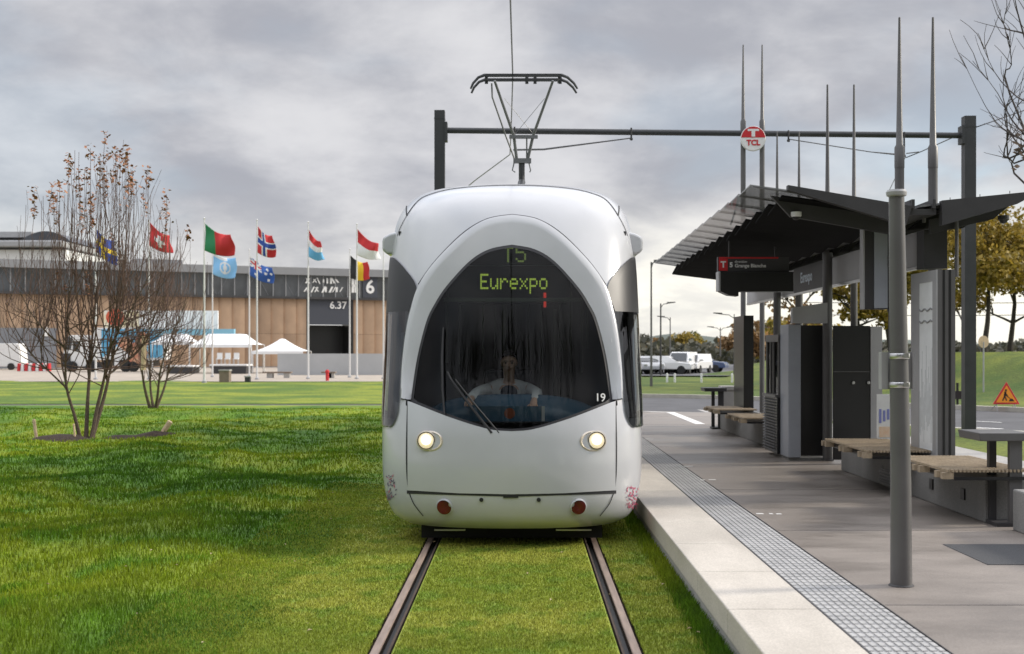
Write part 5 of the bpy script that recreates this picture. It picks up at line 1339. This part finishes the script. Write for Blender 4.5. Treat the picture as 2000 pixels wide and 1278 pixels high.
# beige blocks, dark litter box and benches on the edge of the plaza
def block(px0,px1,pyt,pyb,m,name,label,cat,cap=True):
    Y=H*F/(pyb-CY); x0,x1=tx(px0,Y),tx(px1,Y); zt=tz(pyt,Y); t=thing(name,label,cat,((x0+x1)/2,Y,0))
    mb=MB(); mb.box(x0,x1,Y,Y+(x1-x0),0,zt); mb.build('box',m,t)
    mb=MB(); mb.box(x0-.04,x1+.04,Y-.04,Y+(x1-x0)+.04,zt+.003,zt+.08); mb.build('lid','concrete_l',t)
M['brownblock']=mat('brown block',(.20,.155,.12),.8,var=.1,scale=4)
block(428,447,725,747,'brownblock','litter_bin','brown square litter bin on the plaza edge by the green and red flag pole','bin')
block(478,488,737,746,'grey_dark','litter_bin','small dark litter bin on the plaza edge beside the low long bench','bin')
def lowbench(px0,px1,py,label):
    Y=84.0; x0,x1=tx(px0,Y),tx(px1,Y); t=thing('stone_bench',label,'bench',((x0+x1)/2,Y,0),'low brown benches on the plaza edge')
    mb=MB(); mb.box(x0,x1,Y,Y+.6,.35,.45); mb.build('seat','brownblock',t)
    for x in(x0+.3,x1-.5):
        mb=MB(); mb.box(x,x+.4,Y+.05,Y+.55,0,.35); mb.build('leg','concrete_l',t)
lowbench(512,568,735,'low brown bench on the plaza edge in front of the pointed tent')
lowbench(627,655,736,'short low brown bench on the plaza edge in front of the dark hall door')
# red and white barriers near the van
for i in range(9):
    px=36+7.2*i; Y=116; x=tx(px,Y); t=thing('barrier_block','red and white traffic barrier block, one of a row between van and lorry','traffic barrier',(x,Y,0),'red and white barrier blocks')
    mb=MB(); mb.prism([(x-.15,Y,0),(x+.15,Y,0),(x+.10,Y,.75),(x-.10,Y,.75)],(0,.5,0)); mb.build('block','white' if i%2 else 'red',t,bevel=.02)
# hydrant-like red post
p=W(629,746,74); mb=MB(); mb.lathe((p.x,76,0),(0,0,1),[(.10,0),(.10,.5),(.13,.52),(.13,.62),(.06,.7),(0,.7)],10); tag(mb.build('hydrant',FC['red']),'small red hydrant post at the plaza edge','hydrant')
# chips of cars behind the hoarding
# ---------------------------------------------------------------- bare multi-stemmed trees on the lawn
def limb(mb,a,b,r0,r1,seed,n=7,wob=.05,bend=None):
    r=random.Random(seed); a=Vector(a); b=Vector(b); L_=(b-a).length; P=[]; Rr=[]
    bd=Vector(bend) if bend else Vector((r.gauss(0,.06),r.gauss(0,.06),0))*L_
    for i in range(n+1):
        t=i/n; p=a.lerp(b,t)+bd*math.sin(math.pi*t)
        if 0<i<n: p+=Vector((r.gauss(0,1),r.gauss(0,1),r.gauss(0,.4)))*wob*L_*.15
        P.append(p); Rr.append(r0+(r1-r0)*t**.8)
    return P,Rr
def bushtree(base,stems,tips,ntwig,env,label,seed,name='bare_tree',clusters=True,extra=()):
    r=random.Random(seed); t=thing(name,label,'tree',tuple(base)); mb=MB(); tw=MB(); sd=MB()
    S=[]
    for st_ in stems:
        P=smooth_curve(st_,4); k=len(P); r0=r.uniform(.050,.062)*(1 if len(S)<4 else .5); Rr=[max(.009,r0*(1-.86*(i/(k-1))**.62)) for i in range(k)]; Rr[0]*=1.35
        mb.path(P,Rr,8); S.append((P,Rr))
    mb.build('trunk','bark',t,smooth=True)
    zmax=max(q.z for q in tips)
    def cluster(p,s_):
        n=r.randint(16,28)
        for i in range(n):
            c=p+Vector((r.gauss(0,.036),r.gauss(0,.036),r.uniform(-.20,.09)))*s_
            a=r.uniform(0,6.28); l=r.uniform(.022,.042)*s_; e=Vector((math.cos(a),math.sin(a),r.uniform(-.6,.6)))*l; f_=Vector((-math.sin(a)*.5,math.cos(a)*.5,r.uniform(-.8,.8)))*l
            sd.add([c-e,c+f_,c+e,c-f_],[(0,1,2,3)])
    def twig(tip,big):
        best=None
        for _ in range(5):
            P,Rr=r.choice(S); i=r.randint(int(len(P)*.35),len(P)-1); s_=P[i]
            if s_.z>tip.z-.5: continue
            d=(Vector((tip.x,tip.y,0))-Vector((s_.x,s_.y,0))).length
            if best is None or d<best[0]: best=(d,s_,Rr[i])
        if not best: return
        d,s_,rs=best; hz_=tip-s_; bend=Vector((hz_.x*.28,hz_.y*.28,-hz_.length*.06))
        P,Rr=limb(tw,s_,tip,min(rs*.75,.020 if big else .012),.004,r.random(),8,.045,bend)
        tw.path(P,Rr,5,cap=False)
        for _ in range(r.randint(1,4)):          # side twigs
            i=r.randint(2,6); q=P[i]; e=q+Vector((r.gauss(0,.22),r.gauss(0,.22),r.uniform(.35,1.0)))
            p2,r2=limb(tw,q,e,Rr[i]*.6,.003,r.random(),4,.05); tw.path(p2,r2,4,cap=False)
            if clusters and r.random()<.03: cluster(p2[-1],.7)
    for q in tips:
        twig(q,True)
        if clusters: cluster(q,1.25); 
        if clusters and r.random()<.6: cluster(q-Vector((r.gauss(0,.05),0,.35)),1.0)
    for i in range(ntwig): twig(env(r),False)
    tw.build('twigs','twig',t)
    if clusters: sd.build('seed_heads','seed',t)
    return t
def soil_patch(c,rx_,ry_,label):
    mb=MB(); n=22; rr=random.Random(int(c.x*10)); ring=[]
    V=[(c.x,c.y,lawn_h(c.x,c.y)+.10)]
    for k,(f,hh) in enumerate(((.5,.06),(1.0,-.02))):
        for i in range(n):
            a=2*math.pi*i/n; k_=f*(1+rr.uniform(-.15,.15)); x,y=c.x+rx_*k_*math.cos(a),c.y+ry_*k_*math.sin(a); V.append((x,y,lawn_h(x,y)+hh+.02))
    Fs=[(0,1+i,1+(i+1)%n) for i in range(n)]+[(1+i,1+n+i,1+n+(i+1)%n,1+(i+1)%n) for i in range(n)]
    mb.add(V,Fs); o=mb.build('soil_patch','soil',smooth=True); o['kind']='structure'
b1=W(168,855,25); b1.z=lawn_h(b1.x,b1.y)
def Q(px,py,dy=0): p=W(px,py,25); p.y+=dy; return p
stems=[[Q(158,858),Q(150,815,-.1),Q(137,755,-.2),Q(139,690,-.3),Q(143,600,-.3),Q(148,500,-.2)],
 [Q(168,858),Q(167,800,.1),Q(168,730,.2),Q(171,650,.3),Q(176,560,.4),Q(180,460,.4)],
 [Q(178,858),Q(186,800,.1),Q(200,740,.1),Q(214,680,.0),Q(232,600,-.1),Q(252,510,-.2)],
 [Q(176,857,.05),Q(190,790,.3),Q(200,735,.4),Q(206,670,.6),Q(205,590,.7),Q(212,480,.8)],
 [Q(137,757,-.2),Q(112,730,-.3),Q(80,690,-.5),Q(52,640,-.6),Q(35,595,-.6)],
 [Q(140,680,-.3),Q(118,655,-.6),Q(92,615,-.8),Q(75,575,-.9)],
 [Q(205,735,.1),Q(225,715,.3),Q(252,690,.5),Q(280,650,.6),Q(310,600,.6)],
 [Q(214,680,0),Q(240,650,-.3),Q(275,600,-.5),Q(310,540,-.6)]]
for s_ in stems[:4]: s_[0].z=b1.z-.05
tipx=[(208,268),(173,288),(171,302),(251,296),(290,345),(132,322),(155,318),(101,366),(95,384),(161,380),(183,408),(335,384),(345,420),(242,325),(216,302),(271,328),(221,300),(207,285),(144,330),(163,335),(299,378),(277,370),(193,318),(251,310),(88,380),(243,345),(147,375),(180,395),(290,335),(350,445),(205,345)]
rt=random.Random(11)
tips=[Q(x,y,rt.uniform(-.9,.9)) for x,y in tipx]
def env1(r):
    px=r.uniform(10,390); k=max(0,1-abs(px-200)/200); yt=300+330*(1-k)**1.5*.75+r.uniform(0,170); return Q(px,yt,r.uniform(-1.1,1.1))
bushtree(b1,stems,tips,165,env1,'nearer bare multi-stemmed tree with brown seed heads, left lawn',21)
[soil_patch(Vector((a,b,0)),c_,d_,'') for a,b,c_,d_ in SOILS]
b2=W(297,803,36.5); b2.z=lawn_h(b2.x,b2.y)
def Q2(px,py,dy=0): p=W(px,py,36.5); p.y+=dy; return p
st2=[[Q2(294,806),Q2(287,760,-.2),Q2(283,715,-.3),Q2(284,660,-.3),Q2(290,600,-.3)],
 [Q2(300,806),Q2(292,760,.1),Q2(289,710,.2),Q2(287,650,.2),Q2(283,590,.2)],
 [Q2(304,806),Q2(318,755,.2),Q2(326,700,.4),Q2(336,640,.5),Q2(352,585,.6)],
 [Q2(303,806,.05),Q2(312,770,-.2),Q2(322,720,-.4),Q2(345,660,-.6),Q2(380,590,-.8)]]
for s_ in st2: s_[0].z=b2.z-.05
def env2(r):
    px=r.uniform(225,425); k=max(0,1-abs(px-305)/110); return Q2(px,470+130*(1-k)+r.uniform(0,90),r.uniform(-1.2,1.2))
bushtree(b2,st2,[Q2(x,y) for x,y in((405,512),(372,470),(352,455),(330,470),(262,500),(300,480))],85,env2,'smaller bare multi-stemmed tree further back on the left lawn',22,clusters=False)
mb=MB(); mb.lathe(tuple(Q2(288,690,-.35)),(0.03,0,1),[(.07,-.5),(.075,.0),(.065,.5)],10); tag(mb.build('tree_guard',M['stake'],smooth=True),'pale protective wrap round the stem of the smaller bare tree','tree guard')
# stakes in the lawn
for (pa,pb,Y,r_,lab) in(((72,852),(66,819),25.0,.035,'upright pale stake at the left of the soil patch'),((147,861),(144,828),24.6,.022,'thin pale stake in front of the nearer bare tree'),((317,852),(333,823),25.2,.055,'thick pale stake leaning over, right of the nearer bare tree')):
    a=W(*pa,Y); a.z=lawn_h(a.x,a.y)-.03; b=W(*pb,Y); mb=MB(); mb.path([a,a.lerp(b,.97),b],[r_,r_,r_*.8],8); tag(mb.build('timber_stake','stake'),lab,'stake','timber stakes around the bare tree')
mb=MB(); c=W(10,790,41); mb.box(c.x-.8,c.x+.25,39.5,39.9,.0,.42); tag(mb.build('stone_block','grey_dark',bevel=.03),'dark grey block beside the footpath at the left edge','stone block')

# ---------------------------------------------------------------- right side: bank trees, posts, sign
def leafcrown(mb,cs,n,size,r,hole=.0):
    tot=sum(c[1]**2 for c in cs)
    for (c,rad,zs_) in cs:
        for i in range(int(n*rad**2/tot)):
            d=Vector((r.gauss(0,1),r.gauss(0,1),r.gauss(0,1))).normalized()*rad*(r.random()**.42)
            d.z*=zs_; p=Vector(c)+d
            if mnoise.noise(p*.9)< -.14+hole: continue
            a=Vector((r.gauss(0,1),r.gauss(0,1),r.gauss(0,1))).normalized()*size*r.uniform(.5,1.2); b=a.cross(Vector((r.gauss(0,1),r.gauss(0,1),r.gauss(0,1)))).normalized()*a.length*.7
            mb.add([p-a,p-b,p+a,p+b],[(0,1,2,3)])
def leaf_mat(name,a,b):
    m=bpy.data.materials.new(name); Nn,Ll=nodes(m); g=Nn.new('ShaderNodeNewGeometry'); r=Nn.new('ShaderNodeValToRGB'); bs=Nn['Principled BSDF']; bs.inputs['Roughness'].default_value=.65
    r.color_ramp.elements[0].color=(*a,1); r.color_ramp.elements[1].color=(*b,1); Ll.new(g.outputs['Random Per Island'],r.inputs[0]); Ll.new(r.outputs[0],bs.inputs['Base Color'])
    tr=Nn.new('ShaderNodeBsdfTranslucent'); Ll.new(r.outputs[0],tr.inputs[0]); ms=Nn.new('ShaderNodeMixShader'); ms.inputs[0].default_value=.3
    Ll.new(bs.outputs[0],ms.inputs[1]); Ll.new(tr.outputs[0],ms.inputs[2]); Ll.new(ms.outputs[0],Nn['Material Output'].inputs[0]); return m
M['leaf_gold']=leaf_mat('golden autumn leaves',(.13,.105,.015),(.42,.29,.045))
M['leaf_olive']=leaf_mat('olive autumn leaves',(.12,.115,.018),(.40,.29,.05))
M['leaf_dark']=leaf_mat('dark far leaves',(.045,.05,.04),(.13,.12,.08))
M['leaf_rust']=leaf_mat('rust far leaves',(.14,.09,.04),(.36,.21,.08))
M['leaf_green']=leaf_mat('green far leaves',(.06,.075,.02),(.18,.18,.04))
M['trunk']=mat('tree trunk',(.05,.042,.035),.9,var=.3,scale=6)
def crowntree(name,base,h,rad,m,label,seed,group=None,n=2600,size=.20,trunk_r=.17,cb=.3,limbs=6):
    r=random.Random(seed); t=thing(name,label,'tree',tuple(base),group); b=Vector(base)
    mb=MB(); top=b+Vector((r.gauss(0,.15),r.gauss(0,.15),h*.8)); P,Rr=limb(mb,b-Vector((0,0,.2)),top,trunk_r,.03,seed,7,.03); mb.path(P,Rr,8)
    cs=[]
    for i in range(limbs):
        q=P[r.randint(2,5)]; a=2*math.pi*(i+r.random()*.6)/limbs; e=q+Vector((math.cos(a)*rad*r.uniform(.5,.85),math.sin(a)*rad*r.uniform(.5,.85),h*r.uniform(.08,.28)))
        p2,r2=limb(mb,q,e,trunk_r*.4,.02,seed+i,5,.05); mb.path(p2,r2,6); 
        for k in range(3):
            f=p2[r.randint(2,4)]+Vector((r.gauss(0,rad*.2),r.gauss(0,rad*.2),r.uniform(.2,1.1)*rad*.4)); p3,r3=limb(mb,p2[2],f,.03,.01,seed+i*7+k,4,.06); mb.path(p3,r3,5,cap=False)
        cs.append((e,rad*r.uniform(.34,.5),r.uniform(.6,.85)))
    cs.append((b+Vector((0,0,h*.82)),rad*.5,.8)); cs.append((b+Vector((r.gauss(0,rad*.2),0,h*(cb+.25))),rad*.75,.62))
    mb.build('trunk','trunk',t,smooth=True)
    lf=MB(); leafcrown(lf,cs,n,size,r); lf.build('crown',m,t)
    return t
Gb='autumn trees on the grass bank'
crowntree('autumn_tree',(21.8,58,1.6),7.4,2.7,'leaf_gold','golden autumn tree on the bank just right of the gantry mast',31,Gb,n=8840,size=.125)
crowntree('autumn_tree',(24.6,62,1.6),7.8,2.9,'leaf_gold','golden autumn tree cut by the right edge of the frame',32,Gb,n=8840,size=.125)
crowntree('autumn_tree',(19.6,64,1.6),6.9,2.6,'leaf_olive','thin olive autumn tree behind the gantry mast',33,Gb,n=5780,size=.125)
crowntree('autumn_tree',(26.5,72,1.6),8.0,2.8,'leaf_olive','olive autumn tree farther back on the bank at the right edge',34,Gb,n=6120,size=.125)
crowntree('autumn_tree',(17.6,58,1.5),6.2,2.1,'leaf_olive','olive autumn tree seen behind the capped post and poster case',35,Gb,n=5100,size=.125)
crowntree('autumn_tree',(15.9,56,1.5),4.6,1.9,'leaf_gold','low golden autumn tree seen under the hanging sign case',36,Gb,n=5440,size=.125)
crowntree('autumn_tree',(14.4,64,1.4),7.4,2.2,'leaf_rust','sparse tree seen through the shelter above the windbreak',37,Gb,n=1300,size=.14)
# bare tree leaning in at the top right corner
bt=Vector((9.6,20.0,.1)); r9=random.Random(9); t=thing('bare_tree','bare tree whose thin twigs reach in at the top right corner','tree',tuple(bt)); mb=MB(); tw=MB()
P,Rr=limb(mb,bt-Vector((0,0,.2)),bt+Vector((-.1,0,8.2)),.12,.02,5,9,.03); mb.path(P,Rr,8); mb.build('trunk','bark',t,smooth=True)
def QR(px,py,dy=0): p=W(px,py,20); p.y+=dy; return p
mains=[((2010,115),(1976,10),(1958,-40)),((2040,330),(1992,235),(1978,130)),((2000,300),(1960,230),(1892,98)),((2005,310),(1950,215),(1880,132)),((2000,215),(1962,155),(1918,80)),((2000,170),(1970,130),(1940,85)),((2005,330),(1975,290),(1948,275)),((2010,270),(1978,180),(1985,60)),((1995,300),(1962,262),(1952,240)),((2020,60),(1985,30),(1965,-20)),((2030,160),(1990,40),(1998,-30)),((2030,290),(1990,215),(1995,150))]
for i,m_ in enumerate(mains):
    a=P[min(8,3+i%5)]; pts=smooth_curve([a]+[QR(x,y,r9.uniform(-.6,.6)) for x,y in m_],4); k=len(pts)
    tw.path(pts,[max(.0045,.024*(1-i_/(k-1))) for i_ in range(k)],5,cap=False)
    for _ in range(8):
        j=r9.randint(k//3,k-2); q=pts[j]; d=(pts[j+1]-q).normalized(); e=q+(d+Vector((r9.gauss(0,.5),r9.gauss(0,.5),r9.uniform(-.1,.5)))).normalized()*r9.uniform(.25,.8)
        p2,r2=limb(tw,q,e,.008,.0035,r9.random(),4,.06); tw.path(p2,r2,4,cap=False)
tw.build('twigs',mat('dark twig',(.055,.045,.04),.85),t)
lf=MB()
for px,py in((1982,264),(1986,280),(1990,292),(1984,298),(1998,308),(1998,285),(1988,325),(1997,255)):
    p=QR(px,py); 
    for k in range(3):
        c=p+Vector((r9.gauss(0,.03),r9.gauss(0,.03),r9.gauss(0,.03))); lf.add([c+Vector((-.05,0,.01)),c+Vector((0,.02,.03)),c+Vector((.05,0,-.01)),c+Vector((0,-.02,-.025))],[(0,1,2,3)])
lf.build('leaves',mat('last brown leaves',(.09,.055,.03),.8),t)
# roadworks sign
Yw=36.3; sg=thing('roadworks_sign','orange triangular roadworks sign on a small stand by the road','road sign',(14.3,Yw,0))
def S(px,py,dy=0): p=W(px,py,Yw); p.y+=dy; return p
def tri(a,b,c,th,dy): 
    P=[S(*a,dy),S(*b,dy),S(*c,dy)]; return P,(0,th,0)
mb=MB(); P_,e=tri((1966,746),(1939,790),(1992,790),.03,0); mb.prism(P_,e); mb.build('border','red',sg,bevel=.01)
mb=MB(); P_,e=tri((1966,753),(1945,786.5),(1986,786.5),.006,-.007); mb.prism(P_,e); mb.build('face',mat('orange face',(.85,.30,.02),.5),sg)
mb=MB()
mb.lathe(S(1964.5,762.5,-.012),(0,-1,0),[(0,0),(.032,0),(.032,.004),(0,.004)],10)
for a,b,w in(((1963.5,765),(1962,774),.055),((1962,774),(1958,783),.035),((1962,774),(1966,783),.035),((1963,767),(1968,774),.03),((1961,770),(1973,779),.018)): mb.beam(S(*a,-.010),S(*b,-.010),.006,w)
mb.prism([S(1970,784,-.014),S(1981,784,-.014),S(1977,779,-.014),S(1973,779,-.014)],(0,.004,0)); mb.build('pictogram','black',sg)
for px in(1947,1983):
    mb=MB(); a=S(px,790,.02); mb.path([a,(a.x,a.y-.05,.0)],.012,6); mb.path([a,(a.x,a.y+.45,.02)],.012,6); mb.build('leg','grey_light',sg)
def signpost(px,pyt,pyb,Y,label):
    b=W(px,pyb,Y); tp=W(px,pyt,Y); t=thing('round_sign',label,'road sign',tuple(b))
    mb=MB(); mb.path([b,tp],.03,8); mb.build('pole','grey_light',t)
    mb=MB(); mb.lathe(tp,(0.3,-1,0),[(0,-.01),(.22,-.01),(.22,.01),(0,.01)],24); mb.build('disc','stake',t)
signpost(1921,668,772,44,'pale round road sign on a thin pole on the grass bank')
bx=W(1870,770,38); mb=MB(); mb.path([(bx.x,38,0),(bx.x,38,.8)],.04,8); mb.box(bx.x-.12,bx.x+.12,37.9,38.1,.3,.55); tag(mb.build('marker_post','black'),'small black marker post between poster case and gantry mast','post')
# railings / overhead lines behind the bank
mb=MB()
for z in(4.55,3.85): mb.path([(16,70,z+.05),(24,70,z),(36,70,z+.1)],.022,5)
ol=thing('overhead_line','thin horizontal line wires crossing in front of the autumn trees','wire',(24,70,4)); mb.build('wire','grey_dark',ol)
# ---------------------------------------------------------------- street lamps
def lamp(px,pyt,pyb,Y,arm,label,r=.05,double=False):
    b=W(px,pyb,Y); top=W(px,pyt,Y).z; b.z=max(-.1,bank_z(b.x,Y,10) if b.x>9 else .1)-.1
    t=thing('street_lamp',label,'street lamp',tuple(b),'slim street lamps beyond the platform'); x=b.x
    mb=MB(); mb.path([(x,Y,b.z),(x,Y,b.z+1.2),(x,Y,top)],[r*1.3,r,r*.7],8); mb.build('pole','grey_dark' if r>.06 else 'grey_paint',t,smooth=True)
    for a in ((arm,-arm) if double else (arm,)):
        s_=1 if a>0 else -1
        mb=MB(); mb.path([(x,Y,top-.3),(x+a*.4,Y,top-.05),(x+a,Y,top)],.03,6); mb.build('arm','grey_paint',t)
        mb=MB(); mb.prism([(x+a-.05*s_,Y-.13,top-.03),(x+a+.55*s_,Y-.10,top+.06),(x+a+.55*s_,Y-.10,top+.12),(x+a-.05*s_,Y-.13,top+.10)],(0,.26,0)); mb.build('lamp_head','grey_paint',t)
lamp(1272,512,742,60,.18,'tallest slim street lamp, rising beside the tram',.055)
lamp(1290.5,593,735,88,.5,'middle street lamp with curved arm beside the tall one',.07)
lamp(1309,620,735,100,-.5,'shorter street lamp with head turned to the tram',.06)
lamp(1407,640,728,118,.7,'double headed street lamp above the car park',.06,True)
lamp(1434,614,738,86,-.9,'street lamp with arm reaching left beside the shelter mast',.05)
# ---------------------------------------------------------------- parked cars
def car(x,y,z,m,label,rot,L_=4.1,hgt=1.34,van=False):
    t=thing('parked_car' if not van else 'parked_van',label,'car' if not van else 'van',(x,y,z),'vehicles in the far car park'); t.rotation_euler=(0,0,rot)
    o=Vector((x,y,z)); w=.86
    def pt(a,b,c): return o+Vector((a,b,c))
    prof=[(-L_/2,.35),(L_/2,.35),(L_/2+.03,.62),(L_/2-.12,.82),(L_*.22,.92),(-L_*.42,.95),(-L_/2,.85)]
    mb=MB(); mb.prism([pt(a,-w,c) for a,c in prof],(0,2*w,0)); mb.build('body',m,t,bevel=.06)
    cab=[(-L_*.44,.93),(L_*.24,.91),(L_*.08,hgt-.03),(-L_*.02,hgt),(-L_*.28,hgt),(-L_*.40,hgt-.12)] if not van else [(-L_*.5,.9),(L_*.40,.9),(L_*.25,hgt-.2),(L_*.15,hgt),(-L_*.48,hgt)]
    mb=MB(); n=len(cab)
    V=[pt(a,-w+.03-(.0 if c<1 else -.12),c) for a,c in cab]+[pt(a,w-.03-(0 if c<1 else .12),c) for a,c in cab]
    mb.add(V,[list(range(n))[::-1],list(range(n,2*n))]+[(i,(i+1)%n,n+(i+1)%n,n+i) for i in range(n)]); cb_=mb.build('cabin',m,t,bevel=.03)
    mb=MB()
    for s_ in(-1,1):
        yy=lambda c:s_*(w-.025-(.0 if c<1 else .115))
        if van: q=[(L_*.36,.98),(L_*.25,hgt-.35),(L_*.1,hgt-.35),(L_*.1,.98)]
        else: q=[(-L_*.38,1.0),(L_*.19,1.0),(L_*.06,hgt-.1),(-L_*.30,hgt-.1)]
        mb.prism([pt(a,yy(c),c) for a,c in q],(0,s_*.012,0))
    e=(L_*.235,L_*.085) if not van else (L_*.395,L_*.26)
    mb.prism([pt(e[0]+.02,-.68,.96),pt(e[0]+.02,.68,.96),pt(e[1]+.02,.6,hgt-.08),pt(e[1]+.02,-.6,hgt-.08)],(.012,0,.006)); mb.build('window','side_glass',cb_)
    for a in(-L_*.31,L_*.31):
        for s_ in(-1,1):
            mb=MB(); mb.lathe(pt(a,s_*(w-.08),.32),(0,1,0),[(0,-.1),(.30,-.1),(.32,-.06),(.32,.06),(.30,.1),(0,.1)],14); wh=mb.build('wheel','tyre',t,smooth=True,angle=50)
    for s_ in(-1,1):
        mb=MB(); mb.box(*sorted((o.x+L_/2-.05,o.x+L_/2+.035)),*sorted((o.y+s_*.5,o.y+s_*.76)),o.z+.62,o.z+.74); mb.build('headlight','steel',t)
    return t
M['car_silver']=mat('silver car paint',(.45,.46,.48),.3,coat=.5); M['car_dark']=mat('dark car paint',(.03,.035,.045),.3,coat=.5); M['car_white']=mat('white car paint',(.72,.72,.72),.3,coat=.5); M['car_blue']=mat('blue car paint',(.04,.07,.16),.3,coat=.5)
def cx(px,Y): return (px-CX)/F*Y
car(cx(1262,92),92,.16,M['car_silver'],'silver car partly hidden by the flank of the tram',R(-80))
car(cx(1281,96),96,.16,M['car_dark'],'dark car parked beside the tall lamp pole',R(-95))
car(cx(1300,92),92,.16,M['car_white'],'white car seen side on among the parked cars',R(-15))
car(cx(1316,97),97,.16,M['car_silver'],'silver car behind the side-on white car',R(-60))
car(cx(1333,95),95,.16,M['car_white'],'tall white van standing above the parked cars',R(-110),4.2,1.65,True)
car(cx(1357,97),97,.16,M['car_white'],'white van parked beside the tall white van',R(-115),4.2,1.5,True)
car(cx(1371,101),101,.16,M['car_blue'],'dark blue car at the right end of the car park',R(-20))
# white bollards on the grass
for i,(px,py) in enumerate(((1303,752),(1318,750),(1370,750),(1430,752))):
    Y=68; p=W(px,py,Y); mb=MB(); mb.lathe((p.x,Y,.05),(0,0,1),[(.06,0),(.06,.5),(.05,.55),(0,.56)],10); tag(mb.build('bollard','white',smooth=True),['white bollard nearest the tram on the far grass','white bollard second from the tram on the far grass','white bollard standing alone in mid grass','white bollard beside the shelter mast'][i],'bollard','white bollards on the far grass')
# ---------------------------------------------------------------- tree line behind the car park
Gt='trees behind the car park'
rr=random.Random(77)
spec=[(1258,'leaf_dark',7.5,2.8),(1280,'leaf_rust',6.2,2.6),(1300,'leaf_dark',6.6,2.9),(1320,'leaf_dark',6.4,3.0),(1341,'leaf_gold',7.6,3.3),(1358,'leaf_olive',7.0,3.2),(1352,'leaf_green',8.4,3.0),(1375,'leaf_dark',5.6,2.6),(1388,'leaf_gold',5.2,2.6),(1404,'leaf_rust',5.6,2.9),(1420,'leaf_rust',6.0,2.8),(1438,'leaf_dark',6.4,3.0),(1462,'leaf_rust',6.6,3.1),(1490,'leaf_dark',7.2,3.2),(1520,'leaf_olive',7.2,3.2),(1552,'leaf_rust',8.5,3.4),(1588,'leaf_olive',8.0,3.2)]
labs=['dark','rust brown','dark','dark','golden','olive','green topped','low dark','low golden','rust brown','rust brown','dark','rust brown','dark','olive','rust brown','olive']
wher=['against the flank of the tram','just right of the tall lamp','between the two curved lamps','behind the white cars','above the tall white van','beside the golden one above the vans','rising behind the two vans','at the foot of the far hill','under the double lamp','right of the double lamp','nearest the shelter mast','behind the shelter mast','behind the far poster panel','behind the kiosk window','seen over the kiosk','seen under the name panel','behind the second pair of masts']
for i,((px,m,h,rd),a,b) in enumerate(zip(spec,labs,wher)):
    Y=(235 if px<1450 else 128)+rr.uniform(-8,14); x=cx(px,Y); h=h*((.58 if px>1365 else .72) if px<1450 else .72); rd=rd*(1.0 if px<1450 else .9)
    crowntree('distant_tree',(x,Y,.1),h,rd,m,f'{a} distant tree {b}',100+i,Gt,n=1500,size=.30,trunk_r=.16,limbs=5)
# the wood beyond reads as one mass
wm=MB(); r8=random.Random(8)
for i in range(220):
    Y=r8.uniform(190,300); x=r8.uniform(.07,.55)*Y; h=r8.uniform(1.9,3.4)
    for k in range(90):
        p=Vector((x+r8.gauss(0,2.2),Y+r8.gauss(0,2),max(.2,h*r8.random()**.6+r8.gauss(0,.4)))); s_=r8.uniform(.35,.8)
        a=Vector((r8.gauss(0,1),r8.gauss(0,1),r8.gauss(0,1))).normalized()*s_; b=a.cross(Vector((0,r8.gauss(0,1),1))).normalized()*s_*.8; wm.add([p-a,p-b,p+a,p+b],[(0,1,2,3)])
tag(wm.build('distant_wood','leaf_dark'),'far dark wood along the horizon beyond the car park','wood',kind='stuff')
# dark bare trees behind the viewer, which the windscreen mirrors
wm=MB(); r8=random.Random(18)
for i in range(150):
    x=r8.uniform(-24,20); Y=-r8.uniform(6,22); h=r8.uniform(13,22); P=[(x,Y,0),(x+r8.gauss(0,.3),Y,h*.5),(x+r8.gauss(0,.6),Y,h)]; wm.path(P,[.22,.14,.03],6)
    for k in range(26):
        z=h*r8.uniform(.18,.95); a=r8.uniform(0,6.3); l=(h-z)*r8.uniform(.15,.4)+.4; wm.path([(x,Y,z),(x+math.cos(a)*l*.5,Y+math.sin(a)*l*.5,z+l*.55),(x+math.cos(a)*l*.8,Y+math.sin(a)*l*.8,z+l*1.35)],[.05,.032,.012],4,cap=False)
tag(wm.build('reflected_wood',mat('dark winter wood',(.045,.04,.03),.9,var=.4,scale=.8)),'dark bare trees mirrored in the tram windscreen','wood',kind='stuff')
